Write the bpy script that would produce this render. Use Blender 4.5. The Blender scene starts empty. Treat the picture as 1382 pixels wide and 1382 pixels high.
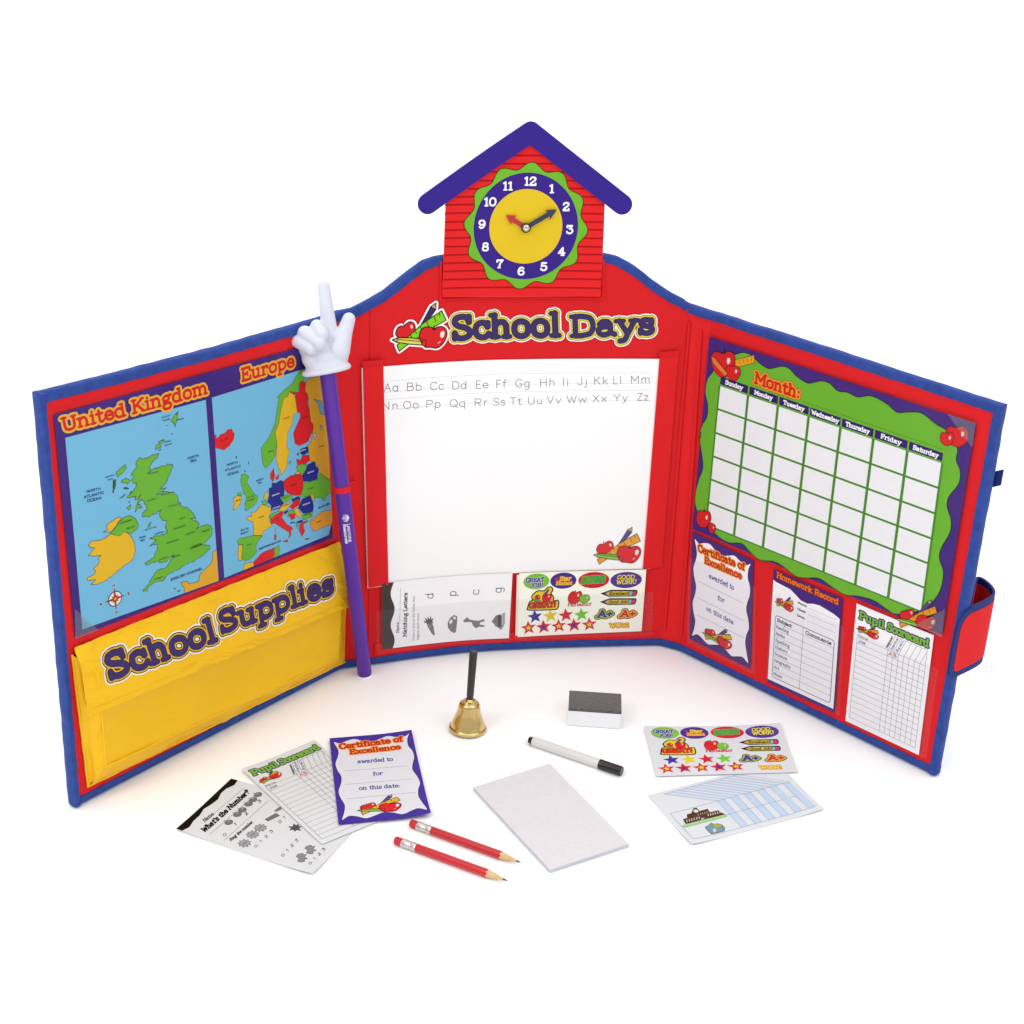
import bpy, bmesh, math, random
import numpy as np
from mathutils import Matrix, Vector, noise
from mathutils.geometry import tessellate_polygon

# ------------------------------------------------------------------ camera, world, lamps, exposure
SC = bpy.context.scene
COL = SC.collection
F_PX, PITCH, ROLL, CAM_H, CAM_D = 2023.0, math.radians(23.3), math.radians(2.66), 1.03, 1.79
cp, sp, cr, sr = math.cos(PITCH), math.sin(PITCH), math.cos(ROLL), math.sin(ROLL)
R0 = np.array([1.0, 0, 0]); U0 = np.array([0, sp, cp]); FW = np.array([0, cp, -sp])
RT = cr * R0 + sr * U0
UP = cr * U0 - sr * R0
CP = np.array([0, -CAM_D, CAM_H])
cam_d = bpy.data.cameras.new('camera')
cam_d.sensor_width = 36.0
cam_d.lens = F_PX / 1382 * 36
cam_d.clip_start = 0.05
cam_d.clip_end = 500
cam = bpy.data.objects.new('camera', cam_d)
COL.objects.link(cam)
M = Matrix.Identity(4)
for i in range(3):
    M[i][0] = RT[i]; M[i][1] = UP[i]; M[i][2] = -FW[i]; M[i][3] = CP[i]
cam.matrix_world = M
SC.camera = cam

world = bpy.data.worlds.new('World')
SC.world = world
world.use_nodes = True
bg = world.node_tree.nodes['Background']
bg.inputs[0].default_value = (0.985, 0.99, 1.0, 1)
bg.inputs[1].default_value = 0.68
SC.view_settings.view_transform = 'Standard'
SC.view_settings.look = 'None'
SC.view_settings.exposure = 0
SC.view_settings.gamma = 1


def area(name, loc, target, size, power, colr):
    d = bpy.data.lights.new(name, 'AREA')
    d.shape = 'RECTANGLE'
    d.size, d.size_y = size
    d.energy = power
    d.color = colr
    o = bpy.data.objects.new(name, d)
    COL.objects.link(o)
    o.location = loc
    o.rotation_euler = (Vector(target) - Vector(loc)).to_track_quat('-Z', 'Y').to_euler()


area('ceiling_softbox', (0, 6, 7), (0, 6.001, 0), (26, 26), 1850, (0.99, 0.995, 1.0))
area('softbox_left', (-2.1, -2.3, 2.5), (0, -0.1, 0.2), (1.0, 1.0), 22, (1, 0.985, 0.96))
area('softbox_right', (2.2, -2.0, 2.6), (0, -0.1, 0.2), (1.0, 1.0), 9, (1, 0.99, 0.97))

# ------------------------------------------------------------------ helpers: pixels to rays, surfaces


def ray(px, py):
    d = (px - 691.0) * RT + (691.0 - py) * UP + F_PX * FW
    return d / np.linalg.norm(d)


def at_z(px, py, z=0.0):
    d = ray(px, py)
    return CP + d * ((z - CP[2]) / d[2])


class Ground:
    def __init__(s, z=0.0): s.z = z
    def inv(s, px, py, n=0.0):
        p = at_z(px, py, s.z + n)
        return p[0], p[1]
    def P(s, a, b, n):
        a = np.asarray(a, float)
        return np.stack([a, np.asarray(b, float), s.z + n + 0 * a], -1)


def catmull(pts, k, closed=False):
    pts = [np.array(p, float) for p in pts]
    if closed:
        if np.allclose(pts[0], pts[-1]): pts = pts[:-1]
        n = len(pts); rng = range(n); g = lambda i: pts[i % n]
    else:
        n = len(pts); rng = range(n - 1)
        g = lambda i: (2 * pts[0] - pts[1]) if i < 0 else ((2 * pts[-1] - pts[-2]) if i >= n else pts[i])
    out = []
    for i in rng:
        p0, p1, p2, p3 = g(i - 1), g(i), g(i + 1), g(i + 2)
        for j in range(k):
            t = j / k
            out.append(0.5 * ((2 * p1) + (-p0 + p2) * t + (2 * p0 - 5 * p1 + 4 * p2 - p3) * t * t + (-p0 + 3 * p1 - 3 * p2 + p3) * t ** 3))
    if not closed: out.append(pts[-1])
    return np.array(out)


class Board:
    """the folding board: a plan curve on the table, extruded upwards; coordinates (s along it, z up, n towards the viewer)"""
    def __init__(b):
        G = lambda x, y: at_z(x, y, 0.0)[:2]
        L0, L1 = G(101, 1092), G(461, 904)
        cen = catmull([G(497, 899.5), G(570, 889), G(639, 881.5), G(718, 877), G(796, 874.5), G(888, 872.5)], 12)
        R1, RR = G(917, 880), G(1262, 1049)
        pl = [L0 + (L0 - L1) / np.linalg.norm(L0 - L1) * 0.15, L0, L1] + list(cen) + [R1, RR, RR + (RR - R1) / np.linalg.norm(RR - R1) * 0.15]
        pl = np.array(pl)
        ln = np.r_[0, np.cumsum(np.linalg.norm(np.diff(pl, axis=0), axis=1))] - 0.15
        b.sL0, b.sL1, b.sC0, b.sC1, b.sR1, b.sR0 = ln[1], ln[2], ln[3], ln[3 + len(cen) - 1], ln[-3], ln[-2]
        ss = np.arange(ln[0], ln[-1], 0.002)
        x = np.interp(ss, ln, pl[:, 0]); y = np.interp(ss, ln, pl[:, 1])
        ker = np.array([1, 2, 1]) / 4.0
        for _ in range(3):
            x[1:-1] = np.convolve(x, ker, 'valid'); y[1:-1] = np.convolve(y, ker, 'valid')
        tx, ty = np.gradient(x), np.gradient(y)
        L = np.hypot(tx, ty)
        b.ss, b.x, b.y, b.nx, b.ny = ss, x, y, ty / L, -tx / L
    def P(b, s, z, n):
        s = np.asarray(s, float)
        nx, ny = np.interp(s, b.ss, b.nx), np.interp(s, b.ss, b.ny)
        return np.stack([np.interp(s, b.ss, b.x) + n * nx, np.interp(s, b.ss, b.y) + n * ny, np.asarray(z, float) + 0 * s], -1)
    def inv(b, px, py, n=0.0):
        X, Y = b.x + n * b.nx, b.y + n * b.ny
        d = ray(px, py)
        f = (X - CP[0]) * d[1] - (Y - CP[1]) * d[0]
        k = np.where(f[:-1] * f[1:] <= 0)[0]
        if len(k) == 0: k = [int(np.argmin(abs(f)))]
        i = int(k[0]); i = min(i, len(f) - 2)
        t = f[i] / (f[i] - f[i + 1]) if f[i] != f[i + 1] else 0.0
        xx, yy = X[i] + t * (X[i + 1] - X[i]), Y[i] + t * (Y[i + 1] - Y[i])
        kk = (yy - CP[1]) / d[1]
        return b.ss[i] + t * 0.002, CP[2] + kk * d[2]


class Patch:
    """a soft four-cornered piece of cloth between four 3D corners (TL, TR, BR, BL), with folds"""
    def __init__(s, c3, cpx, wr=None):
        s.c = [np.array(c, float) for c in c3]
        s.N = np.cross(s.c[1] - s.c[3], s.c[0] - s.c[3]); s.N /= np.linalg.norm(s.N)
        if s.N @ (CP - s.c[0]) < 0: s.N = -s.N
        s.Hm = homog(cpx)
        s.wr = wr
    def inv(s, px, py, n=0.0):
        uv = np.clip(apply_h(s.Hm, [(px, py)])[0], -.1, 1.1)
        def pr(q):
            w = s.P(np.array([q[0]]), np.array([q[1]]), n)[0] - CP
            return np.array([691 + F_PX * (w @ RT) / (w @ FW) - px, 691 - F_PX * (w @ UP) / (w @ FW) - py])
        for _ in range(8):
            f = pr(uv); e = 1e-3
            J = np.stack([(pr(uv + [e, 0]) - f) / e, (pr(uv + [0, e]) - f) / e], 1)
            uv = uv - np.linalg.solve(J, f)
        return tuple(uv)
    def P(s, u, v, n):
        u = np.asarray(u, float)[..., None]; v = np.asarray(v, float)[..., None]
        p = (s.c[3] * (1 - u) + s.c[2] * u) * (1 - v) + (s.c[0] * (1 - u) + s.c[1] * u) * v
        k = np.asarray(n, float)
        k = k[..., None] if k.ndim else k
        if s.wr is not None: k = k + s.wr(u, v)
        return p + k * s.N


def homog(c):
    """unit square (TL=(0,1), TR=(1,1), BR=(1,0), BL=(0,0)) <- pixels"""
    dst = [(0, 1), (1, 1), (1, 0), (0, 0)]
    A = []
    for (x, y), (u, v) in zip(c, dst):
        A.append([x, y, 1, 0, 0, 0, -u * x, -u * y, -u]); A.append([0, 0, 0, x, y, 1, -v * x, -v * y, -v])
    return np.linalg.svd(np.array(A, float))[2][-1].reshape(3, 3)


def apply_h(Hm, pts):
    p = np.asarray(pts, float).reshape(-1, 2)
    q = np.c_[p, np.ones(len(p))] @ Hm.T
    return q[:, :2] / q[:, 2:3]


BD = Board()
GR = Ground()


def hexc(h):
    h = h.lstrip('#')
    v = np.array([int(h[i:i + 2], 16) / 255 for i in (0, 2, 4)])
    v = np.where(v <= 0.04045, v / 12.92, ((v + 0.055) / 1.055) ** 2.4)
    return tuple(np.clip(v * (0.88 if v.min() < 0.82 else 1.0), 0.004, 0.95))


# ------------------------------------------------------------------ materials
MATS = {}


def mat(name, color='#ffffff', rough=0.5, metal=0.0, bump=0.0, bscale=400, var=0.04, vscale=20, coat=0.0, weave=False, sheen=0.0, fold=0.0, spec=0.5, attr=False):
    if name in MATS: return MATS[name]
    m = bpy.data.materials.new(name)
    m.use_nodes = True
    nt = m.node_tree; nd = nt.nodes; lk = nt.links
    b = nd['Principled BSDF']
    b.inputs['Roughness'].default_value = rough
    b.inputs['Metallic'].default_value = metal
    b.inputs['Coat Weight'].default_value = coat
    b.inputs['Coat Roughness'].default_value = 0.12
    b.inputs['Sheen Weight'].default_value = sheen
    b.inputs['Specular IOR Level'].default_value = spec
    tc = nd.new('ShaderNodeTexCoord')
    nz = nd.new('ShaderNodeTexNoise'); nz.inputs['Scale'].default_value = vscale; nz.inputs['Detail'].default_value = 5
    lk.new(tc.outputs['Object'], nz.inputs['Vector'])
    mr = nd.new('ShaderNodeMapRange')
    mr.inputs['From Min'].default_value = 0.3; mr.inputs['From Max'].default_value = 0.7
    mr.inputs['To Min'].default_value = 1 - var; mr.inputs['To Max'].default_value = 1 + var * 0.6
    lk.new(nz.outputs['Fac'], mr.inputs['Value'])
    mx = nd.new('ShaderNodeVectorMath'); mx.operation = 'SCALE'
    if attr:
        at = nd.new('ShaderNodeAttribute'); at.attribute_name = 'ink'
        lk.new(at.outputs['Color'], mx.inputs[0])
    else:
        mx.inputs[0].default_value = hexc(color)
    lk.new(mr.outputs['Result'], mx.inputs['Scale'])
    lk.new(mx.outputs['Vector'], b.inputs['Base Color'])
    last = None
    if bump > 0:
        n2 = nd.new('ShaderNodeTexNoise'); n2.inputs['Scale'].default_value = bscale; n2.inputs['Detail'].default_value = 3
        lk.new(tc.outputs['Object'], n2.inputs['Vector'])
        bp = nd.new('ShaderNodeBump'); bp.inputs['Strength'].default_value = bump; bp.inputs['Distance'].default_value = 0.001
        lk.new(n2.outputs['Fac'], bp.inputs['Height']); last = bp
    if weave:
        for dr in ('X', 'Z'):
            w = nd.new('ShaderNodeTexWave'); w.bands_direction = dr; w.inputs['Scale'].default_value = 330; w.inputs['Distortion'].default_value = 1.5
            lk.new(tc.outputs['Object'], w.inputs['Vector'])
            bp = nd.new('ShaderNodeBump'); bp.inputs['Strength'].default_value = 0.12; bp.inputs['Distance'].default_value = 0.0004
            lk.new(w.outputs['Fac'], bp.inputs['Height'])
            if last: lk.new(last.outputs['Normal'], bp.inputs['Normal'])
            last = bp
    if fold > 0:
        n3 = nd.new('ShaderNodeTexNoise'); n3.inputs['Scale'].default_value = 22; n3.inputs['Detail'].default_value = 4; n3.inputs['Distortion'].default_value = 0.6
        lk.new(tc.outputs['Object'], n3.inputs['Vector'])
        bp = nd.new('ShaderNodeBump'); bp.inputs['Strength'].default_value = fold; bp.inputs['Distance'].default_value = 0.004
        lk.new(n3.outputs['Fac'], bp.inputs['Height'])
        if last: lk.new(last.outputs['Normal'], bp.inputs['Normal'])
        last = bp
    if last: lk.new(last.outputs['Normal'], b.inputs['Normal'])
    MATS[name] = m
    return m


def film_mat(name='clear_vinyl', milk=0.0):
    m = bpy.data.materials.new(name); m.use_nodes = True
    nt = m.node_tree; nd = nt.nodes; lk = nt.links
    nd.remove(nd['Principled BSDF'])
    out = nd['Material Output']
    tr = nd.new('ShaderNodeBsdfTransparent'); tr.inputs[0].default_value = (0.985, 0.985, 0.99, 1)
    gl = nd.new('ShaderNodeBsdfGlossy'); gl.inputs['Roughness'].default_value = 0.08
    lwt = nd.new('ShaderNodeLayerWeight'); lwt.inputs['Blend'].default_value = 0.5
    pw_ = nd.new('ShaderNodeMath'); pw_.operation = 'POWER'; pw_.inputs[1].default_value = 4.0
    fr = nd.new('ShaderNodeMath'); fr.operation = 'MULTIPLY_ADD'; fr.inputs[1].default_value = 0.28; fr.inputs[2].default_value = 0.004
    lk.new(lwt.outputs['Facing'], pw_.inputs[0]); lk.new(pw_.outputs[0], fr.inputs[0])
    tc = nd.new('ShaderNodeTexCoord'); nz = nd.new('ShaderNodeTexNoise'); nz.inputs['Scale'].default_value = 14; nz.inputs['Detail'].default_value = 3
    lk.new(tc.outputs['Object'], nz.inputs['Vector'])
    bp = nd.new('ShaderNodeBump'); bp.inputs['Strength'].default_value = 0.05; bp.inputs['Distance'].default_value = 0.003
    lk.new(nz.outputs['Fac'], bp.inputs['Height']); lk.new(bp.outputs['Normal'], gl.inputs['Normal'])
    mx = nd.new('ShaderNodeMixShader')
    lk.new(fr.outputs[0], mx.inputs[0]); lk.new(tr.outputs[0], mx.inputs[1]); lk.new(gl.outputs[0], mx.inputs[2])
    if milk:
        df = nd.new('ShaderNodeBsdfDiffuse'); df.inputs[0].default_value = (.85, .85, .88, 1)
        m2 = nd.new('ShaderNodeMixShader'); m2.inputs[0].default_value = milk
        lk.new(mx.outputs[0], m2.inputs[1]); lk.new(df.outputs[0], m2.inputs[2]); lk.new(m2.outputs[0], out.inputs['Surface'])
    else: lk.new(mx.outputs[0], out.inputs['Surface'])
    return m


FILM = film_mat()
FILM_TAB = film_mat('cloudy_vinyl', 0.05)
FILM_CARD = film_mat('pocket_vinyl', 0.01)
RED = mat('red_nylon', '#e4262b', 0.7, spec=0.08, weave=True, sheen=0.0, var=0.05, vscale=9, fold=0.45)
REDD = mat('red_nylon_strip', '#ec282c', 0.7, spec=0.08, weave=True, sheen=0.0, var=0.05, vscale=12, fold=0.4)
BLUE = mat('blue_binding', '#304b9a', 0.7, spec=0.15, weave=True, sheen=0.05, var=0.2, vscale=90, fold=0.6, bump=0.8, bscale=160)
NAVY = mat('navy_binding', '#213474', 0.6, spec=.1, weave=True, var=0.08, vscale=60, fold=0.15)
YEL = mat('yellow_nylon', '#fdc71e', 0.45, spec=0.18, weave=True, sheen=0.0, var=0.03, vscale=12, fold=0.45)
INK = mat('printed_card', rough=0.42, attr=True, var=0.012, vscale=60, bump=0.04, bscale=900, spec=0.06)
WHITEGLOSS = mat('glossy_white_board', rough=0.22, attr=True, var=0.01, vscale=8)
FOAM = mat('printed_foam_board', spec=0.05, rough=0.5, attr=True, var=0.02, vscale=40, bump=0.08, bscale=700)

# ------------------------------------------------------------------ object bookkeeping


def tag(o, label=None, cat=None, group=None, kind=None):
    if label: o['label'] = label
    if cat: o['category'] = cat
    if group: o['group'] = group
    if kind: o['kind'] = kind
    return o


def empty(name, loc, label, cat, group=None):
    o = bpy.data.objects.new(name, None)
    COL.objects.link(o)
    o.location = loc
    o.empty_display_size = 0.02
    return tag(o, label, cat, group)


def link(name, me, m, parent=None, smooth=False):
    o = bpy.data.objects.new(name, me)
    COL.objects.link(o)
    for x in (m if isinstance(m, (list, tuple)) else [m]): me.materials.append(x)
    if smooth:
        me.polygons.foreach_set('use_smooth', [True] * len(me.polygons))
    if parent is not None:
        me.transform(Matrix.Translation(-Vector(parent_world(parent))))
        o.parent = parent
    return o


def parent_world(p):
    v = Vector(p.location); q = p.parent
    while q is not None:
        v = v + Vector(q.location); q = q.parent
    return v


def mesh(name, V, Fc):
    me = bpy.data.meshes.new(name)
    me.from_pydata([tuple(map(float, v)) for v in V], [], [tuple(f) for f in Fc])
    me.update()
    return me


def obj(name, V, Fc, m, parent=None, smooth=False, fix=True):
    me = mesh(name, V, Fc)
    if fix:
        bm = bmesh.new(); bm.from_mesh(me); bmesh.ops.remove_doubles(bm, verts=bm.verts, dist=1e-6)
        bmesh.ops.recalc_face_normals(bm, faces=bm.faces); bm.to_mesh(me); bm.free()
    o = link(name, me, m, parent, smooth)
    return o


def grid_faces(nu, nv, off=0, flip=False):
    f = []
    for j in range(nv - 1):
        for i in range(nu - 1):
            a = off + j * nu + i
            q = (a, a + 1, a + nu + 1, a + nu)
            f.append(q[::-1] if flip else q)
    return f


def slab_grid(Pf, us, vs, n0, n1):
    """solid sheet: Pf(u,v,n); n0 back, n1 front"""
    U, V = np.meshgrid(us, vs)
    nu, nv = len(us), len(vs)
    A = Pf(U.ravel(), V.ravel(), n1); B = Pf(U.ravel(), V.ravel(), n0)
    N = nu * nv
    F = grid_faces(nu, nv) + grid_faces(nu, nv, N, True)
    ring = [i for i in range(nu)] + [j * nu + nu - 1 for j in range(1, nv)] + [(nv - 1) * nu + i for i in range(nu - 2, -1, -1)] + [j * nu for j in range(nv - 2, 0, -1)]
    for a, b in zip(ring, ring[1:] + ring[:1]): F.append((b, a, a + N, b + N))
    return np.vstack([A, B]), F


def prism(Pf, poly, n0, n1):
    """solid from an outline in surface coordinates (small or flat pieces)"""
    poly = np.asarray(poly, float)
    k = len(poly)
    tri = tessellate_polygon([[Vector((p[0], p[1], 0)) for p in poly]])
    A = Pf(poly[:, 0], poly[:, 1], n1); B = Pf(poly[:, 0], poly[:, 1], n0)
    F = [tuple(t) for t in tri] + [tuple(k + i for i in t[::-1]) for t in tri]
    F += [(i, (i + 1) % k, k + (i + 1) % k, k + i) for i in range(k)]
    return np.vstack([A, B]), F


def lathe(prof, org, axis, seg=48, ref=None):
    """prof: list of (r, h) along the axis"""
    ax = Vector(axis).normalized()
    a = ax.orthogonal().normalized() if ref is None else (Vector(ref) - ax * Vector(ref).dot(ax)).normalized()
    b = ax.cross(a)
    V, F = [], []
    O = Vector(org)
    for r, h in prof:
        for i in range(seg):
            t = 2 * math.pi * i / seg
            V.append(O + ax * h + (a * math.cos(t) + b * math.sin(t)) * max(r, 1e-5))
    for j in range(len(prof) - 1):
        for i in range(seg):
            F.append((j * seg + i, j * seg + (i + 1) % seg, (j + 1) * seg + (i + 1) % seg, (j + 1) * seg + i))
    F.append(tuple(range(seg))[::-1]); F.append(tuple((len(prof) - 1) * seg + i for i in range(seg)))
    return V, F


def auto_smooth(o, deg=35):
    me = o.data
    me.polygons.foreach_set('use_smooth', [True] * len(me.polygons))
    me.set_sharp_from_angle(angle=math.radians(deg))
    return o


# ------------------------------------------------------------------ stroke lettering (skeletons on a 10-unit cap height)
SER = {
 'A': (9, '.8,0 4.5,10 8.2,0|2.2,3.4 6.8,3.4', '.8,0 8.2,0 3.8,10,.8'),
 'B': (8.4, '1.7,0 1.7,10|1.7,10 4.5,10|~4.5,10 6.6,9.2 6.6,6.2 4.5,5.3|1.7,5.3 4.5,5.3|~4.5,5.3 7.2,4.5 7.2,.9 4.5,0|1.7,0 4.5,0', '1.2,0,.9 1.2,10,.9'),
 'C': (8.5, '~7.3,7.4 6.2,9.5 4.2,10 1.8,8.7 .9,5 1.8,1.3 4.2,0 6.4,.4 7.6,2.4|7.4,7.2 7.4,9.8', ''),
 'D': (9, '1.7,0 1.7,10|1.7,10 4,10|~4,10 7,8.8 8,5 7,1.2 4,0|4,0 1.7,0', '1.2,0,.9 1.2,10,.9'),
 'E': (8, '1.7,0 1.7,10|1,10 7,10 7,7.8|1.7,5.2 5,5.2|5,6.2 5,4.2|1,0 7.2,0 7.2,2.4', ''),
 'F': (7.6, '1.7,0 1.7,10|1,10 7,10 7,7.8|1.7,5 5,5|5,6 5,4', '1.9,0'),
 'G': (9, '~7.3,7.4 6.2,9.5 4.2,10 1.8,8.7 .9,5 1.8,1.3 4.2,0 6.4,.7 7.4,2|7.4,0 7.4,4|7.4,7.2 7.4,9.8', '7,4'),
 'H': (9.5, '1.7,0 1.7,10|7.8,0 7.8,10|1.7,5.2 7.8,5.2', '1.7,0 7.8,0 1.7,10 7.8,10'),
 'I': (4, '2,0 2,10', '2,0 2,10'),
 'J': (6.6, '4.8,10 4.8,2.5|~4.8,2.5 4.2,.6 2.6,0 1.2,.8 .9,2.6', '4.6,10'),
 'K': (9, '1.7,0 1.7,10|7.4,10 1.9,4.4|3.6,6 7.8,0', '1.7,0 1.7,10 7.4,10,1.1 8,0,1.1'),
 'L': (7.6, '1.7,10 1.7,0 7,0 7,2.6', '1.7,10 1.2,0,.9'),
 'M': (11, '1.7,0 1.7,10 5.5,3 9.3,10 9.3,0', '1.6,0 1.2,10,.9 9.4,0 9.8,10,.9'),
 'N': (9.8, '1.7,0 1.7,10 8,0 8,10', '1.7,0 1.2,10,.9 8,10'),
 'O': (9, '~4.5,10 7.2,8.6 8.1,5 7.2,1.4 4.5,0 1.8,1.4 .9,5 1.8,8.6 4.5,10', ''),
 'P': (8, '1.7,0 1.7,10 4.5,10|~4.5,10 7,9.2 7,5.6 4.5,4.7|4.5,4.7 1.7,4.7', '1.9,0 1.2,10,.9'),
 'Q': (9, '~4.5,10 7.2,8.6 8.1,5 7.2,1.4 4.5,0 1.8,1.4 .9,5 1.8,8.6 4.5,10|5.2,2.4 8,-.8', ''),
 'R': (9, '1.7,0 1.7,10 4.5,10|~4.5,10 7,9.2 7,5.6 4.5,4.7|4.5,4.7 1.7,4.7|4.4,4.7 7.4,0', '1.7,0 1.2,10,.9 7.9,0,.9'),
 'S': (8, '~6.5,7.9 5.6,9.6 3.8,10 1.8,9.3 1.3,7.4 2.6,5.8 5,4.9 6.7,3.4 6.5,1.2 4.2,0 2,.5 1.2,2.2|6.6,7.4 6.6,9.9|1.1,.1 1.1,2.6', ''),
 'T': (8.4, '4.2,0 4.2,10|1,7.8 1,10 7.4,10 7.4,7.8', '4.2,0'),
 'U': (9.4, '1.7,10 1.7,3.5|~1.7,3.5 2.3,1 4.7,0 7.1,1 7.7,3.5|7.7,3.5 7.7,10', '1.7,10 7.7,10'),
 'V': (9, '1,10 4.5,0 8,10', '1.2,10,1.2 7.8,10,1.2'),
 'W': (12, '1,10 3.6,0 6,8 8.4,0 11,10', '1.2,10,1.2 10.8,10,1.2'),
 'X': (9, '1.2,0 7.8,10|1.2,10 7.8,0', '1.4,0 7.6,0 1.4,10 7.6,10'),
 'Y': (9, '4.5,0 4.5,4.4|.9,10 4.5,4.4 8.1,10', '4.5,0 1.2,10,1.2 7.8,10,1.2'),
 'Z': (8, '1.2,7.8 1.2,10 6.8,10 1.2,0 7,0 7,2.4', ''),
 'a': (7.4, '~1.3,5.5 2.4,6.7 4.2,6.6 5.1,5.2|5.1,5.2 5.1,1 6.6,.1|~5.1,4 3,4.1 1.1,3.2 1,1.2 2.4,0 4.2,.4 5.1,1.5', ''),
 'b': (7.6, '1.7,10 1.7,.3|~1.7,5.2 3.2,6.7 5.2,6.5 6.4,4.9 6.4,1.9 5.2,.3 3.2,0 1.7,1.5', '1.2,10,.9'),
 'c': (6.6, '~5.5,4.8 4.8,6.3 3.3,6.8 1.6,5.8 1,3.4 1.6,1 3.4,0 5,.4 5.9,1.6|5.6,4.8 5.6,6.6', ''),
 'd': (7.8, '5.7,10 5.7,0|~5.7,5.2 4.2,6.7 2.2,6.5 1,4.9 1,1.9 2.2,.3 4.2,0 5.7,1.5', '5.2,10,.9 6.3,0,.9'),
 'e': (6.8, '~1.2,3.6 3.6,3.6 5.8,3.7 5.6,5.3 4.6,6.5 3.3,6.8 1.7,5.9 1,3.4 1.7,1 3.5,0 5,.4 6,1.6', ''),
 'f': (5, '~5,9.2 3.9,10 2.6,9.4 2.2,7.8|2.2,8 2.2,0|.7,6.6 4.2,6.6', '2.2,0'),
 'g': (7.4, '~3.2,6.8 4.9,6.2 5.2,4.4 4.3,3 2.6,2.8 1.4,3.8 1.3,5.5 3.2,6.8|~5,6 5.8,7 6.8,6.9|~2.4,2.9 1.4,1.6 2.4,.8 5,.6 6.3,-.6 5.6,-2.6 3.4,-3.1 1.3,-2.5 .9,-1 2.4,.6', ''),
 'h': (8, '1.7,10 1.7,0|~1.7,4.8 3.2,6.6 5,6.6 6,4.8|6,4.8 6,0', '1.2,10,.9 1.7,0,1.2 6,0,1.2'),
 'i': (4, '2,6.7 2,0|2,9.3 2,9.4', '1.5,6.7,.9 2,0'),
 'j': (4, '2.6,6.7 2.6,-1.6|~2.6,-1.6 1.9,-3 .4,-2.9|2.6,9.3 2.6,9.4', '2,6.7,.9'),
 'k': (7.8, '1.7,10 1.7,0|5.8,6.7 1.9,2.8|3.3,4.2 6.2,0', '1.2,10,.9 1.7,0,1.2 5.8,6.7,1.1 6.5,0,1.1'),
 'l': (4, '2,10 2,0', '1.5,10,.9 2,0'),
 'm': (11.6, '1.7,6.7 1.7,0|~1.7,4.8 3,6.6 4.8,6.6 5.6,4.8|5.6,4.8 5.6,0|~5.6,4.8 7,6.6 8.8,6.6 9.7,4.8|9.7,4.8 9.7,0', '1.2,6.7,.9 1.7,0,1.1 5.7,0,1 9.8,0,1.1'),
 'n': (8, '1.7,6.7 1.7,0|~1.7,4.8 3.2,6.6 5,6.6 6,4.8|6,4.8 6,0', '1.2,6.7,.9 1.7,0,1.2 6,0,1.2'),
 'o': (7.2, '~3.6,6.8 5.6,5.8 6.2,3.4 5.6,1 3.6,0 1.6,1 1,3.4 1.6,5.8 3.6,6.8', ''),
 'p': (7.8, '1.7,6.7 1.7,-3|~1.7,5.2 3.2,6.7 5.2,6.5 6.5,4.9 6.5,1.9 5.2,.3 3.2,0 1.7,1.5', '1.2,6.7,.9 1.8,-3'),
 'q': (7.8, '5.9,6.7 5.9,-3|~5.9,5.2 4.4,6.7 2.4,6.5 1.1,4.9 1.1,1.9 2.4,.3 4.4,0 5.9,1.5', '5.8,-3'),
 'r': (6.2, '1.9,6.7 1.9,0|~1.9,4.6 3,6.3 4.4,6.8 5.4,6.1|5.4,6.5 5.4,5.2', '1.3,6.7,.9 2,0,1.3'),
 's': (6.2, '~5,5.2 4.2,6.5 2.6,6.8 1.3,5.8 1.6,4.2 3.4,3.5 5,2.7 5.1,1 3.7,0 1.9,.3 1.1,1.6|5.1,5 5.1,6.6|1,.2 1,1.8', ''),
 't': (5.2, '2.3,9 2.3,1.6|~2.3,1.6 2.8,.2 4,.1 4.9,1|.6,6.6 4.4,6.6', ''),
 'u': (8, '1.7,6.7 1.7,1.9|~1.7,1.9 2.5,.2 4.3,.1 5.8,1.6|5.8,6.7 5.8,0', '1.2,6.7,.9 5.3,6.7,.9 6.4,0,.8'),
 'v': (7.2, '1,6.7 3.6,0 6.2,6.7', '1.1,6.7 6.1,6.7'),
 'w': (10.4, '1,6.7 3.1,0 5.2,5.6 7.3,0 9.4,6.7', '1.1,6.7 9.3,6.7'),
 'x': (7.4, '1.2,0 6.2,6.7|1.2,6.7 6.2,0', '1.3,0,1 6.1,0,1 1.3,6.7,1 6.1,6.7,1'),
 'y': (7.4, '1,6.7 3.8,0|~6.4,6.7 3.8,0 2.6,-2.4 1,-2.8', '1.1,6.7 6.3,6.7'),
 'z': (6.6, '1.1,5 1.1,6.7 5.5,6.7 1.1,0 5.7,0 5.7,1.8', ''),
 '0': (7.6, '~3.8,10 6,8.6 6.7,5 6,1.4 3.8,0 1.6,1.4 .9,5 1.6,8.6 3.8,10', ''),
 '1': (5, '2.7,10 2.7,0|1,8.6 2.7,10', '2.7,0'),
 '2': (7.4, '~1.2,7.4 2,9.4 3.8,10 5.8,9.2 6,7.2 4.4,4.8 2.2,2.6 1.1,.2|1.1,0 6.3,0 6.3,1.9', ''),
 '3': (7.2, '1.2,8 1.2,10 5.9,10 3.4,6.2|~3.4,6.2 5.6,5.6 6.3,3.2 5.4,.8 3.4,0 1.5,.7 1,2.2', ''),
 '4': (7.6, '5,0 5,10 1,3 6.8,3', '5,0'),
 '5': (7.2, '5.8,10 1.7,10 1.5,5.6|~1.5,5.6 3.4,6.3 5.5,5.6 6.3,3.2 5.4,.8 3.4,0 1.5,.7 1,2.2', ''),
 '6': (7.4, '~6,8.6 4.4,10 2.4,9 1.1,6 1.1,2.6 2.2,.5 3.8,0 5.8,.9 6.4,3 5.6,5.2 3.8,5.9 1.8,4.8 1.1,3', ''),
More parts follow.
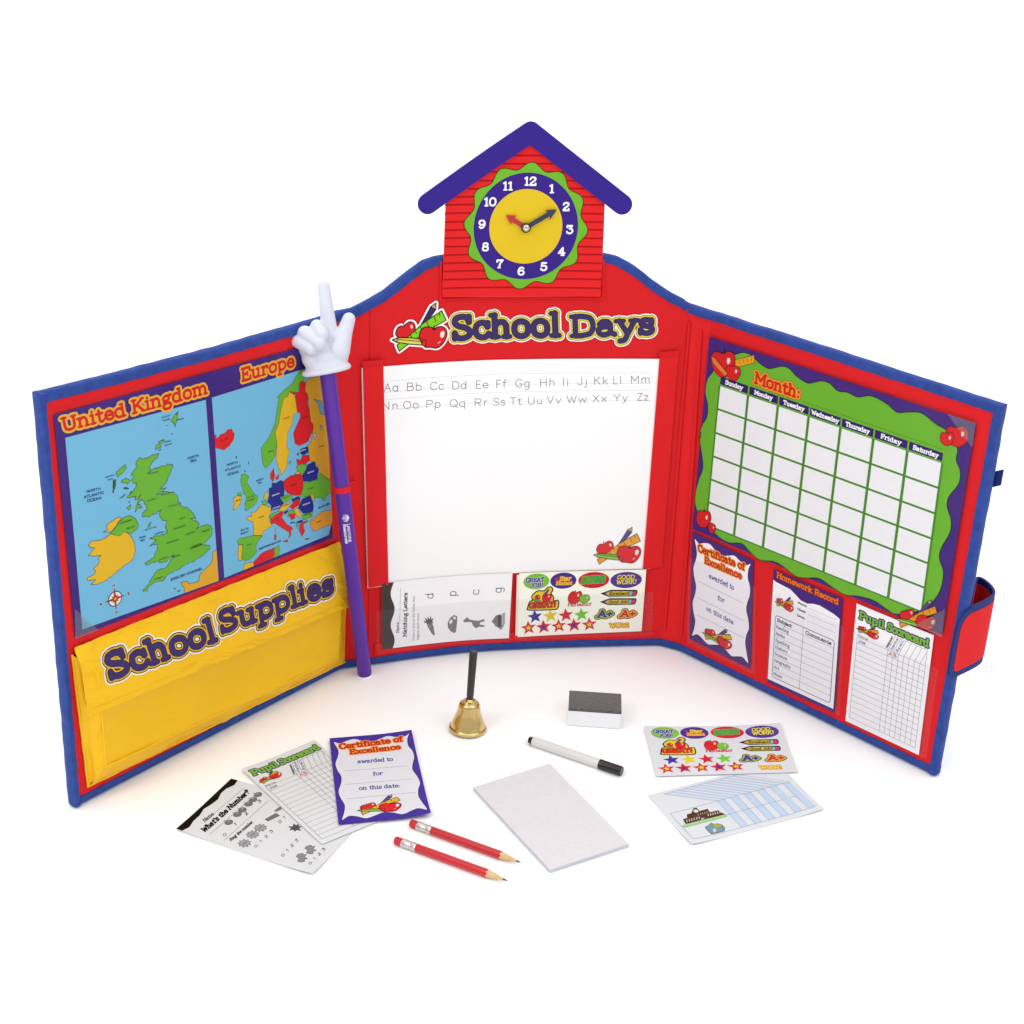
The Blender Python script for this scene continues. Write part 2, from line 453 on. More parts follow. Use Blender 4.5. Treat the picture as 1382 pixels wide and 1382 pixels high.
 '7': (7, '1,7.8 1,10 6.2,10|~6.2,10 4,5.6 3,0', '3,0,1'),
 '8': (7.4, '~3.7,10 5.6,9.2 5.6,6.4 3.7,5.4 1.8,6.4 1.8,9.2 3.7,10|~3.7,5.4 6,4.2 6,1 3.7,0 1.4,1 1.4,4.2 3.7,5.4', ''),
 '9': (7.4, '~1.4,1.4 3,0 5,1 6.3,4 6.3,7.4 5.2,9.5 3.6,10 1.6,9.1 1,7 1.8,4.8 3.6,4.1 5.6,5.2 6.3,7', ''),
 ':': (3.6, '1.8,1 1.8,1.1|1.8,5.4 1.8,5.5', ''), '.': (3, '1.5,.2 1.5,.3', ''), '!': (3.6, '1.8,10 1.8,3.6|1.8,.2 1.8,.3', ''),
 '?': (6.6, '~1,7.6 1.8,9.5 3.4,10 5.2,9 5.1,7 3.4,5.4 3.2,3.6|3.2,.2 3.2,.3', ''), "'": (2.6, '1.3,10 1.3,7.6', ''),
 '+': (7, '3.5,7 3.5,1.6|.9,4.3 6.1,4.3', ''), '-': (5, '.9,4 4.1,4', ''), ' ': (4.2, '', ''),
}
SANS = {
 'A': (8, '1,0 4,10 7,0|2,3.6 6,3.6', ''), 'C': (8, '~7,8.2 5.6,9.7 4,10 1.8,8.7 .9,5 1.8,1.3 4,0 5.8,.4 7.1,1.9', ''),
 'E': (7, '6,10 1.5,10 1.5,0 6,0|1.5,5.2 5.2,5.2', ''), 'F': (6.6, '6,10 1.5,10 1.5,0|1.5,5 5,5', ''),
 'G': (8.6, '~7,8.2 5.6,9.7 4,10 1.8,8.7 .9,5 1.8,1.3 4,0 6.2,.8 7.3,4.2|4.8,4.3 7.3,4.3', ''), 'L': (6.6, '1.5,10 1.5,0 5.8,0', ''),
 'S': (7.4, '~6.3,8.2 5.4,9.6 3.8,10 1.8,9.3 1.3,7.4 2.6,5.8 5,4.9 6.5,3.4 6.3,1.2 4,0 2,.5 1,1.8', ''), 'T': (7.4, '3.7,0 3.7,10|.8,10 6.6,10', ''),
 'Z': (7, '1,10 6,10 1,0 6.2,0', ''), 'a': (7, '5.6,6.7 5.6,0|~5.6,3.4 4.9,5.9 3.3,6.8 1.5,5.8 .9,3.4 1.5,1 3.3,0 4.9,.9 5.6,3.4', ''),
 'c': (6, '~5.4,5.4 4.4,6.6 3.2,6.8 1.5,5.8 .9,3.4 1.5,1 3.2,0 4.4,.2 5.4,1.4', ''),
 'g': (7, '5.6,6.7 5.6,-1|~5.6,-1 5,-2.8 3.3,-3.2 1.3,-2.4|~5.6,3.4 4.9,5.9 3.3,6.8 1.5,5.8 .9,3.4 1.5,1 3.3,0 4.9,.9 5.6,3.4', ''),
 'r': (5, '1.7,6.7 1.7,0|~1.7,4.4 2.8,6.4 4.6,6.7', ''), 's': (5.6, '~4.7,5.7 3.8,6.7 2.4,6.8 1.2,5.8 1.5,4.2 3.2,3.5 4.7,2.7 4.7,1 3.3,0 1.8,.2 .9,1.1', ''),
 'u': (7, '1.2,6.7 1.2,2|~1.2,2 2,.2 3.8,0 5.4,1.6|5.4,6.7 5.4,0', ''), 'z': (6, '1,6.7 5,6.7 1,0 5.2,0', ''),
 'd': (7, '5.6,10 5.6,0|~5.6,3.4 4.9,5.9 3.3,6.8 1.5,5.8 .9,3.4 1.5,1 3.3,0 4.9,.9 5.6,3.4', ''),
}


def pts_of(s):
    return [tuple(float(c) for c in p.split(',')) for p in s.split()]


_gc = {}


def glyph(ch, font):
    k = (ch, font)
    if k in _gc: return _gc[k]
    serif = font == 'serif'
    g = SER.get(ch, SER['-'])
    if not serif and ch in SANS: g = SANS[ch]
    segs = []
    for st in g[1].split('|'):
        if not st: continue
        sm = st[0] == '~'
        p = pts_of(st.lstrip('~'))
        if sm: p = catmull(p, 4, closed=(p[0] == p[-1])) if p[0] != p[-1] else np.vstack([catmull(p, 4, True), [p[0]]])
        for a, b in zip(p[:-1], p[1:]): segs.append((a[0], a[1], b[0], b[1], 1.0))
    if serif:
        for t in g[2].split():
            q = [float(c) for c in t.split(',')]
            h = q[2] if len(q) > 2 else 1.45
            if abs(q[1]) < 0.01 or abs(q[1] - 10) < .01 or True:
                segs.append((q[0] - h, q[1], q[0] + h, q[1], 0.0))
    _gc[k] = (g[0], segs)
    return _gc[k]


def seg_dist(X, Y, a, b, c, d):
    vx, vy = c - a, d - b
    L = vx * vx + vy * vy
    t = np.clip(((X - a) * vx + (Y - b) * vy) / L, 0, 1) if L > 1e-12 else 0.0
    return np.hypot(X - a - t * vx, Y - b - t * vy)


def poly_sdf(X, Y, p):
    D = np.full(X.shape, 1e9); ins = np.zeros(X.shape, bool)
    n = len(p)
    for i in range(n):
        a, b = p[i]; c, d = p[(i + 1) % n]
        D = np.minimum(D, seg_dist(X, Y, a, b, c, d))
        if b != d:
            ins ^= ((b > Y) != (d > Y)) & (X < (c - a) * (Y - b) / (d - b) + a)
    return np.where(ins, -D, D)


def jag(p, amp, seed, step):
    """rough a coastline"""
    rnd = random.Random(seed)
    out = []
    amp *= 1.3
    n = len(p)
    for i in range(n):
        a = np.array(p[i]); b = np.array(p[(i + 1) % n])
        L = np.linalg.norm(b - a); k = max(1, int(L / step))
        for j in range(k):
            q = a + (b - a) * j / k
            if j: q = q + np.array([rnd.uniform(-amp, amp), rnd.uniform(-amp, amp)])
            out.append(tuple(q))
    return out


EPS = 0.00007


class Sheet:
    """a printed sheet; local coordinates in mm from its bottom-left corner; print is laid in very thin layers of real faces"""
    def __init__(s, corners, surf, n=0.0, ref=None, size=None):
        s.surf, s.n = surf, n
        s.c = [np.array(surf.inv(x, y, n)) for x, y in corners]      # TL TR BR BL
        p = [surf.P(np.array([c[0]]), np.array([c[1]]), n)[0] for c in s.c]
        s.W = 500 * (np.linalg.norm(p[1] - p[0]) + np.linalg.norm(p[2] - p[3]))
        s.H = 500 * (np.linalg.norm(p[0] - p[3]) + np.linalg.norm(p[1] - p[2]))
        s.Hm = homog(ref or corners)
        s.own = ref is None
        s.lift = []
        s.o = (0, 0, 1.0)
        s.V, s.F, s.C = [], [], []
        s.run = 12.0
    def z(s, x0, y0, sc): s.o = (x0, y0, sc); return s
    def L(s, t):
        p = pts_of(t) if isinstance(t, str) else t
        p = np.asarray(p, float).reshape(-1, 2)
        q = np.c_[s.o[0] + p[:, 0] / s.o[2], s.o[1] + p[:, 1] / s.o[2]]
        if s.own:
            out = []
            for x, y in q:
                ab = np.array(s.surf.inv(x, y, s.n), float)
                uv = np.array([.5, .5])
                for _ in range(12):
                    u, v = uv
                    f = (s.c[3] * (1 - u) + s.c[2] * u) * (1 - v) + (s.c[0] * (1 - u) + s.c[1] * u) * v - ab
                    du = (s.c[2] - s.c[3]) * (1 - v) + (s.c[1] - s.c[0]) * v
                    dv = (s.c[0] * (1 - u) + s.c[1] * u) - (s.c[3] * (1 - u) + s.c[2] * u)
                    uv = uv - np.linalg.solve(np.stack([du, dv], 1), f)
                out.append(uv)
            return np.array(out) * np.array([s.W, s.H])
        return apply_h(s.Hm, q) * np.array([s.W, s.H])
    def map(s, x, y, n):
        u = np.asarray(x) / s.W; v = np.asarray(y) / s.H
        a = [(s.c[3][k] * (1 - u) + s.c[2][k] * u) * (1 - v) + (s.c[0][k] * (1 - u) + s.c[1][k] * u) * v for k in (0, 1)]
        if s.lift:
            X_, Y_ = np.asarray(x, float), np.asarray(y, float)
            for cx_, cy_, h, r_ in s.lift: n = n + h * np.clip(1 - np.hypot(X_ - cx_ * s.W, Y_ - cy_ * s.H) / r_, 0, 1) ** 2
        return s.surf.P(a[0], a[1], s.n + n)
    def poly(s, pts, col, layer):
        b = len(s.V)
        for p in pts: s.V.append((p[0], p[1], layer))
        s.F.append(tuple(range(b, b + len(pts)))); s.C.append(col)
    def rect(s, x0, y0, x1, y1, col, layer):
        k = max(1, int(math.ceil(abs(x1 - x0) / s.run)))
        for i in range(k):
            a = x0 + (x1 - x0) * i / k; b = x0 + (x1 - x0) * (i + 1) / k
            s.poly([(a, y0), (b, y0), (b, y1), (a, y1)], col, layer)
    def line(s, p, q, w, col, layer):
        p, q = np.array(p, float), np.array(q, float)
        d = q - p; L = np.linalg.norm(d)
        if L < 1e-6: return
        nn = np.array([-d[1], d[0]]) / L * w / 2
        k = max(1, int(math.ceil(L / s.run)))
        for i in range(k):
            a = p + d * i / k; b = p + d * (i + 1) / k
            s.poly([a - nn, b - nn, b + nn, a + nn], col, layer)
    def fill(s, F, x0, y0, d, level, col, layer):
        col = hexc(col)
        ny, nx = F.shape
        G = F - level
        G = np.where(np.abs(G) < 1e-7, 1e-7, G)
        I = G < 0
        cnt = I[:-1, :-1].astype(int) + I[:-1, 1:] + I[1:, 1:] + I[1:, :-1]
        full = cnt == 4
        K = max(1, int(s.run / d))
        used = np.zeros_like(full)
        V, Fc = s.V, s.F
        B = 8
        if s.run > 8 * d:                                  # merge full blocks first
            for j in range(0, ny - 1 - B + 1, B):
                blk = full[j:j + B]
                colfull = blk.all(axis=0)
                i = 0
                while i + B <= nx - 1:
                    if colfull[i:i + B].all():
                        k = B
                        while i + k < nx - 1 and k < K and colfull[i + k]: k += 1
                        used[j:j + B, i:i + k] = True
                        b = len(V)
                        xa, xb, ya, yb = x0 + i * d, x0 + (i + k) * d, y0 + j * d, y0 + (j + B) * d
                        V += [(xa, ya, layer), (xb, ya, layer), (xb, yb, layer), (xa, yb, layer)]
                        Fc.append((b, b + 1, b + 2, b + 3)); s.C.append(col)
                        i += k
                    else: i += 1
        rest = full & ~used
        for j in np.where(rest.any(axis=1))[0]:
            r = np.r_[0, rest[j].astype(int), 0]
            st = np.where(np.diff(r) == 1)[0]; en = np.where(np.diff(r) == -1)[0]
            for a, e in zip(st, en):
                while a < e:
                    k = min(K, e - a)
                    b = len(V)
                    xa, xb, ya, yb = x0 + a * d, x0 + (a + k) * d, y0 + j * d, y0 + (j + 1) * d
                    V += [(xa, ya, layer), (xb, ya, layer), (xb, yb, layer), (xa, yb, layer)]
                    Fc.append((b, b + 1, b + 2, b + 3)); s.C.append(col)
                    a += k
        js, is_ = np.where((cnt > 0) & (cnt < 4))
        for j, i in zip(js.tolist(), is_.tolist()):
            g = (G[j, i], G[j, i + 1], G[j + 1, i + 1], G[j + 1, i])
            c = ((i, j), (i + 1, j), (i + 1, j + 1), (i, j + 1))
            b = len(V)
            for k in range(4):
                a0, a1 = g[k], g[(k + 1) % 4]
                if a0 < 0: V.append((x0 + c[k][0] * d, y0 + c[k][1] * d, layer))
                if (a0 < 0) != (a1 < 0):
                    t = a0 / (a0 - a1); q = c[(k + 1) % 4]
                    V.append((x0 + (c[k][0] + (q[0] - c[k][0]) * t) * d, y0 + (c[k][1] + (q[1] - c[k][1]) * t) * d, layer))
            if len(V) - b >= 3: Fc.append(tuple(range(b, len(V)))); s.C.append(col)
            else: del V[b:]
    def grid(s, pts, grow, d):
        p = np.asarray(pts, float)
        x0, y0 = p.min(axis=0) - grow - 2 * d; x1, y1 = p.max(axis=0) + grow + 2 * d
        nx, ny = int((x1 - x0) / d) + 2, int((y1 - y0) / d) + 2
        return np.meshgrid(x0 + np.arange(nx) * d, y0 + np.arange(ny) * d), x0, y0
    def shape(s, pts, col, layer, edge=0.0, ecol='#2a2420', d=0.45, smooth=False, clip=None):
        """outline in local mm; optional dark edge one layer below"""
        p = np.asarray(pts, float)
        if smooth: p = catmull(p, 5, True)
        (X, Y), x0, y0 = s.grid(p, edge, d)
        F = poly_sdf(X, Y, p)
        if clip is not None:
            F = np.maximum(F, poly_sdf(X, Y, np.asarray(clip)))
        if edge > 0:
            s.fill(F, x0, y0, d, edge / 2, ecol, layer); s.fill(F, x0, y0, d, -edge / 2, col, layer + 1)
        else: s.fill(F, x0, y0, d, 0, col, layer)
    def ellipse(s, cx, cy, rx, ry, col, layer, k=40, edge=0, ecol='#2a2420'):
        if edge: s.ellipse(cx, cy, rx + edge, ry + edge, ecol, layer, k); layer += 1
        p = [(cx + rx * math.cos(2 * math.pi * i / k), cy + ry * math.sin(2 * math.pi * i / k)) for i in range(k)]
        h = hexc(col)
        if s.run > 50 or max(rx, ry) < 14: s.poly(p, h, layer)
        else: s.shape(p, col, layer)
    def regions(s, polys, edge, ecol, layer, clip, d=0.45):
        """neighbouring coloured areas with shared dark borders"""
        al = np.vstack([np.asarray(p) for p, c in polys])
        lo = np.minimum(al.min(axis=0), np.array(clip).min(axis=0)); hi = np.array(clip).max(axis=0)
        (X, Y), x0, y0 = s.grid(np.array(clip), 1, d)
        CL = poly_sdf(X, Y, np.asarray(clip))
        un = np.full(X.shape, 50.0)
        res = []
        for p, c in polys:
            p = np.asarray(p, float)
            i0 = max(0, int((p[:, 0].min() - x0) / d) - 6); i1 = min(X.shape[1], int((p[:, 0].max() - x0) / d) + 8)
            j0 = max(0, int((p[:, 1].min() - y0) / d) - 6); j1 = min(X.shape[0], int((p[:, 1].max() - y0) / d) + 8)
            if i1 <= i0 or j1 <= j0: continue
            W = (slice(j0, j1), slice(i0, i1))
            f = poly_sdf(X[W], Y[W], p)
            f2 = np.maximum(np.maximum(f + edge / 2, -(un[W] - edge / 2)), CL[W])
            s.fill(f2, x0 + i0 * d, y0 + j0 * d, d, 0, c, layer + 1)
            un[W] = np.minimum(un[W], f)
        s.fill(np.maximum(un, CL), x0, y0, d, edge / 2, ecol, layer)
    def text(s, t, bl, br, tl, pen, inks, layer, font='serif', d=None, local=False, shadow=None, slant=0.0, track=0.0):
        """bl, br: ends of the baseline, tl: cap height over bl (trace coordinates unless local); pen: half stroke in units of cap/10;
        inks: [(grow mm, colour), ...] from the outside in"""
        if not local: bl, br, tl = s.L([bl, br, tl])
        bl, br, tl = np.array(bl, float), np.array(br, float), np.array(tl, float)
        adv, segs = 0.0, []
        for ch in t:
            w, g = glyph(ch, font)
            for a, b, c, e, k in g: segs.append((a + adv, b, c + adv, e, k))
            adv += w + track
        if adv == 0 or not segs: return
        Xv = (br - bl) / adv; Yv = (tl - bl) / 10.0
        pw = pen * np.linalg.norm(Yv)
        S = []
        for a, b, c, e, k in segs:
            f = lambda y: pen * 0.9 + y * (10 - 1.8 * pen) / 10 if y >= 0 else pen * 0.9 + y
            b2, e2 = f(b), f(e)
            p = bl + Xv * (a + slant * b2) + Yv * b2; q = bl + Xv * (c + slant * e2) + Yv * e2
            S.append((p[0], p[1], q[0], q[1], pw if k else pw * 0.78))
        S = np.array(S)
        gmax = max(g for g, c in inks) + (abs(shadow[0]) + abs(shadow[1]) if shadow else 0)
        if d is None: d = min(0.5, max(0.16, pw * 0.75))
        P2 = np.r_[S[:, :2], S[:, 2:4]]
        (X, Y), x0, y0 = s.grid(P2, gmax + pw, d)
        Fd = np.full(X.shape, gmax + 5.0)
        m = gmax + pw + 2 * d
        for a, b, c, e, w in S:
            i0 = max(0, int((min(a, c) - m - x0) / d)); i1 = int((max(a, c) + m - x0) / d) + 2
            j0 = max(0, int((min(b, e) - m - y0) / d)); j1 = int((max(b, e) + m - y0) / d) + 2
            W = (slice(j0, j1), slice(i0, i1))
            Fd[W] = np.minimum(Fd[W], seg_dist(X[W], Y[W], a, b, c, e) - w)
        for k, (g, c) in enumerate(inks): s.fill(Fd, x0, y0, d, g, c, layer + k)
        return Fd
    def finish(s, name, paper, m, thick=0.3, parent=None, label=None, cat=None, group=None, base=True, corner=0):
        """sheet body (solid) + its print, one mesh"""
        V, F, C = [], [], []
        if base:
            k = max(2, int(s.W / min(s.run, 6 if s.lift else 12)) + 1); kv = 20 if (isinstance(s.surf, Patch) or s.run < 12 or s.lift) else 2
            v, f = slab_grid(lambda a, b, n: s.map(a, b, n), np.linspace(0, s.W, k + 1), np.linspace(0, s.H, kv + 1), -thick / 1000, 0.0)
            V += v.tolist(); F += f; C += [hexc(paper)] * len(f)
        off = len(V)
        if s.V:
            a = np.array(s.V, float)
            V += s.map(a[:, 0], a[:, 1], (a[:, 2] + 1) * EPS).tolist()
            F += [tuple(off + i for i in f) for f in s.F]; C += [c if not isinstance(c, str) else hexc(c) for c in s.C]
        me = mesh(name, V, F)
        ca = me.color_attributes.new('ink', 'FLOAT_COLOR', 'CORNER')
        n = np.array([len(f) for f in F])
        cc = np.repeat(np.c_[np.array(C, float), np.ones(len(C))], n, axis=0)
        ca.data.foreach_set('color', cc.astype(np.float32).ravel())
        if parent is None:
            cen = s.map(np.array([s.W / 2]), np.array([0.0]), 0)[0]
            me.transform(Matrix.Translation(-Vector(cen)))
            o = link(name, me, m); o.location = cen
        else: o = link(name, me, m, parent)
        return tag(o, label, cat, group)


def film(name, corners, n, parent, surf=None, thick=0.00025, tri=False):
    sf = surf or BD
    c = [np.array(sf.inv(x, y, n)) for x, y in corners]
    if tri:
        V, F = prism(sf.P, c, n, n + thick)
        return obj(name, V, F, FILM_TAB, parent)
    def Pf(u, v, nn):
        a = [(c[3][k] * (1 - u) + c[2][k] * u) * (1 - v) + (c[0][k] * (1 - u) + c[1][k] * u) * v for k in (0, 1)]
        return sf.P(a[0], a[1], n + nn)
    V, F = slab_grid(Pf, np.linspace(0, 1, 25), np.linspace(0, 1, 5), 0.0, thick)
    return auto_smooth(obj(name, V, F, FILM_CARD if name == 'card_pocket' else FILM, parent), 40)


# ------------------------------------------------------------------ the setting: seamless white surface
me = mesh('table_surface', [(-40, -10, 0), (40, -10, 0), (40, 60, 0), (-40, 60, 0)], [(0, 1, 2, 3)])
tag(link('table_surface', me, mat('white_sweep', '#fdfdfd', 0.9, var=0.001, vscale=2, spec=0.0)), 'seamless white surface under everything', None, None, 'structure')

# ------------------------------------------------------------------ the folding board
pc = BD.P(np.array([(BD.sC0 + BD.sC1) / 2]), np.array([0.0]), -0.004)[0]
BOARD = empty('folding_board', (pc[0], pc[1], 0), 'red fabric three panel folding schoolhouse board with blue binding standing upright', 'folding board')
TH = 0.010
LIFT = 0.003
top_px = [(50, 533), (150, 508), (280, 474.5), (380, 446), (433, 431), (454, 424), (476, 418.5), (482, 415), (500, 406), (520, 393.5), (540, 378), (555, 366), (572, 354), (587, 348.5), (600, 346.5),
          (640, 344.5), (709, 342), (780, 342), (812, 343.5), (822, 345), (835, 348), (850, 356.5), (868, 369), (880, 379), (893, 388), (908, 398), (923, 405.5), (930, 412), (940, 415.5), (960, 422), (1008, 437.5), (1074, 458), (1200, 499), (1341, 545)]
tp = np.array([BD.inv(x, y, 0.0) for x, y in top_px])
tp[0][0] = BD.sL0; tp[-1][0] = BD.sR0
tp = tp[np.argsort(tp[:, 0])]


def ztop(s): return np.interp(s, tp[:, 0], tp[:, 1])


def board_piece(name, s0, s1, m, n0=-TH, n1=0.0, inset=0.001):
    ss = np.linspace(s0, s1, max(3, int((s1 - s0) / 0.006)))
    def Pf(u, v, n):
        z = LIFT + inset + v * (ztop(u) - LIFT - 2 * inset)
        return BD.P(u, z, n)
    V, F = slab_grid(Pf, ss, np.linspace(0, 1, 30), n0, n1)
    o = auto_smooth(obj(name, V, F, m, BOARD), 40)
    if len(o.data.materials) == 1:
        o.data.materials.append(NAVY)                      # unseen back coloured dark blue to cut red bounce onto the floor
        for p in o.data.polygons:
            cpt = p.center + parent_world(BOARD)
            if p.normal.y > 0.25 and abs(p.normal.z) < .5: p.material_index = 1
    return o


g = 0.0
for (a, b, nm, lb) in [(BD.sL0, BD.sL1 - g, 'panel', 'left wing panel with maps and yellow pocket'), (BD.sC0 + g, BD.sC1 - g, 'panel', 'centre panel with curved gable top'),
                       (BD.sR1 + g, BD.sR0, 'panel', 'right wing panel with calendar')]:
    o = board_piece(nm, a, b, RED); o['label'] = lb
for a, b in [(BD.sL1, BD.sC0), (BD.sC1, BD.sR1)]:
    board_piece('fold_strip', a - .003, b + .003, REDD, -TH * 0.6, -0.0012)

# binding
XS = [(0.0125, 0.0002), (0.0124, 0.0011), (0.011, 0.0014), (0.005, 0.0013), (0.0012, 0.0011), (-0.0008, -0.0006), (-0.0016, -0.0045), (-0.0010, -0.0092), (0.001, -0.0112), (0.011, -0.0115), (0.0122, -0.0103)]


def binding(path, name='binding', m=BLUE, w=0.84, up=0.0, seed=0):
    """path: (s,z) points, the board on its left-hand inner side given by (ix, iz) inward normals computed from the path"""
    p = np.array(path, float)
    t = np.gradient(p, axis=0); t /= np.linalg.norm(t, axis=1)[:, None]
    nin = np.c_[-t[:, 1], t[:, 0]]
    k = len(XS); V = []; F = []
    for i in range(len(p)):
        for j, (dn, nn) in enumerate(XS):
            wob = 0.0007 * noise.noise(Vector((p[i][0] * 55, p[i][1] * 55, seed + j * .15)))
            q = p[i] + nin[i] * (dn * w + wob * .6)
            n_ = nn + (up if nn > 0.0003 else (-up if nn < -0.011 else 0)) + wob
            V.append(BD.P(np.array([q[0]]), np.array([q[1]]), n_)[0])
    for i in range(len(p) - 1):
        for j in range(k):
            F.append((i * k + j, i * k + (j + 1) % k, (i + 1) * k + (j + 1) % k, (i + 1) * k + j))
    F.append(tuple(range(k))); F.append(tuple((len(p) - 1) * k + i for i in range(k)))
    return auto_smooth(obj(name, V, F, m, BOARD), 60)


def dense(s0, s1, zf, step=0.004):
    ss = np.linspace(s0, s1, max(3, int(abs(s1 - s0) / step)))
    return [(a, zf(a)) for a in ss]


zb = lambda s: LIFT
for i, (a, b) in enumerate([(BD.sL0, BD.sL1 + .0003), (BD.sL1, BD.sC0 + .0003), (BD.sC0, BD.sC1 + .0003), (BD.sC1, BD.sR1 + .0003), (BD.sR1, BD.sR0)]):
    binding(dense(a, b, zb), seed=i)
    binding(dense(b, a, lambda s: float(ztop(s))), seed=i + 9)
binding([(BD.sL0, z) for z in np.linspace(float(ztop(BD.sL0)), LIFT, 110)], w=.55, up=0.0012, seed=31)
binding([(BD.sR0, z) for z in np.linspace(LIFT, float(ztop(BD.sR0)), 110)], w=.75, up=0.0012, seed=41)


# --- stitched red strips that hold the white board
def strip(corners, n, m, name, thick=0.0012, slope=0.0, wr=0.0004, surf=None, seed=1, parent=None, nu=14, nv=50):
    sf = surf or BD
    c = [np.array(sf.inv(x, y, n)) for x, y in corners]
    def Pf(u, v, nn):
        a = [(c[3][k] * (1 - u) + c[2][k] * u) * (1 - v) + (c[0][k] * (1 - u) + c[1][k] * u) * v for k in (0, 1)]
        w = np.array([noise.noise(Vector((uu * 2.5 + seed, vv * 7, seed))) for uu, vv in zip(u, v)]) * wr
        return sf.P(a[0], a[1], n + nn + w + slope * u)
    V, F = slab_grid(Pf, np.linspace(0, 1, nu), np.linspace(0, 1, nv), 0.0, thick)
    return auto_smooth(obj(name, V, F, m, parent or BOARD), 40)


strip([(489.5, 489.5), (517, 487.5), (524, 789), (497, 793)], 0.0036, REDD, 'side_strip', seed=3)
strip([(890.5, 478.5), (916, 476), (893.5, 766), (867.5, 768)], 0.0036, REDD, 'side_strip', slope=-.0022, seed=5)
# hems around the strips' ends
strip([(488.5, 487.5), (517, 485.5), (517.3, 491.5), (488.7, 493.5)], 0.0050, RED, 'strip_hem', seed=6, nv=4)
strip([(890, 476), (916.5, 473.5), (916.3, 479.5), (889.7, 482)], 0.0050, RED, 'strip_hem', slope=-.0022, seed=7, nv=4)
# raised fold lines beside the hinges
for (a, b) in [((930.5, 434), (897, 850)), ((946.5, 446), (919.5, 857))]:
    strip([(a[0] - 1.6, a[1]), (a[0] + 1.6, a[1]), (b[0] + 1.6, b[1]), (b[0] - 1.6, b[1])], 0.0006, RED, 'fold_seam', thick=0.0014, seed=8, nu=3)
strip([(505, 868.5), (700, 857), (884, 850.5), (884, 854), (505, 873)][0:1] + [(884, 852.5), (884, 856), (505, 885)], 0.0004, REDD, 'pocket_seam', thick=0.0012, seed=12, nu=60, nv=4)

# --- clear vinyl pockets
film('map_pocket', [(69, 556), (437, 455), (453, 728), (99, 866)], 0.0034, BOARD)
film('corner_tab', [(101.2, 822), (133, 850), (101.8, 862)], 0.0042, BOARD, tri=True)
film('calendar_pocket', [(954, 449), (1320, 569), (1273, 861), (931, 715)], 0.0046, BOARD)
film('corner_tab', [(1317, 571), (1312, 604), (1279, 559)], 0.0052, BOARD, tri=True)
film('corner_tab', [(1276, 822), (1271, 860), (1236, 843)], 0.0052, BOARD, tri=True)
film('card_pocket', [(930, 752), (1020, 792), (1019, 911), (927, 868)], 0.0052, BOARD)
film('card_pocket', [(1040, 801), (1140, 846), (1133, 966), (1034, 918)], 0.0052, BOARD)
film('card_pocket', [(1152, 851), (1266, 903), (1250, 1024), (1141, 974)], 0.0052, BOARD)
film('card_pocket', [(507, 825), (692, 809.5), (689, 866), (509, 882)], 0.0056, BOARD)
film('card_pocket', [(697, 809), (882, 799), (880, 858), (695, 865)], 0.0056, BOARD)
for q_ in ([(593.6, 352), (596.2, 352), (595.4, 404), (592.8, 404)], [(813.2, 350), (815.8, 350), (814.6, 402.5), (812.0, 402.5)], [(593, 402.8), (814.5, 401.3), (814.5, 403.8), (593, 405.3)]):
    strip(q_, 0.0004, REDD, 'clock_pocket_seam', thick=0.0016, seed=15, nu=40 if q_[1][0] - q_[0][0] > 50 else 3, nv=3 if q_[1][0] - q_[0][0] > 50 else 30)

# --- the yellow supplies pocket
B3 = lambda x, y, n: BD.P(*[np.array([q]) for q in BD.inv(x, y, n)], n)[0]


def wrinkle(amp, sx, sy, seed, edge=True):
    def f(u, v):
        uu, vv = np.broadcast_arrays(u, v)
        o = np.empty(uu.shape)
        fu, fv, fo = uu.ravel(), vv.ravel(), o.ravel()
        for i in range(len(fu)):
            fo[i] = amp * (noise.noise(Vector((fu[i] * sx, fv[i] * sy, seed))) + 0.5 * noise.noise(Vector((fu[i] * sx * 2.7 + fv[i] * 3, fv[i] * sy * 2, seed + 5))))
        return fo.reshape(uu.shape)
    return f


def crease(u, v, sx, sy, seed, amp):
    """sharp fold lines where a noise field crosses zero"""
    a = wrinkle(1.0, sx, sy, seed)(u, v)
    return amp * np.clip(1 - np.abs(a) / .16, 0, 1) ** 1.5 * np.clip(wrinkle(1.0, 2.0, 2.0, seed + 3)(u, v) * 3 + .5, 0, 1)


def flapwr(u, v):
    base = wrinkle(0.0022, 7, 1.8, 2.0)(u, v) + wrinkle(0.0020, 22, 1.6, 4.0)(u + .25 * v, v) * np.clip(v * 1.6 - .45, 0.1, 1)
    def ss(x, a, b): t = np.clip((x - a) / (b - a), 0, 1); return t * t * (3 - 2 * t)
    mid = .52 + .0 * u
    stiff = ss(u, .03, .10) * (1 - ss(u, .93, .98)) * ss(v, .06, .16) * (1 - ss(v, .80, .92))     # the stitched lettering keeps the cloth flat
    return base + (1 - stiff) * (crease(u, v, 6, 1.4, 3.0, .0022) + crease(u + .5 * v, v, 10, 1.2, 8.0, .0018)) + 0.006 * np.sin(np.clip(v, 0, 1) * math.pi) * 0.8


fc = [(99.5, 874), (457, 731), (469, 819), (120, 967)]
FLAP = Patch([B3(*fc[0], 0.002), B3(*fc[1], 0.002), B3(*fc[2], 0.017), B3(*fc[3], 0.023)], fc, flapwr)
V, F = slab_grid(FLAP.P, np.linspace(0, 1, 180), np.linspace(0, 1, 60), -0.0012, 0.0)
flap = auto_smooth(obj('pocket_flap', V, F, YEL, BOARD), 50)
# hem band
V, F = slab_grid(FLAP.P, np.linspace(0, 1, 180), np.linspace(-0.002, 0.085, 8), 0.0, 0.0006)
auto_smooth(obj('flap_hem', V, F, YEL, flap), 50)


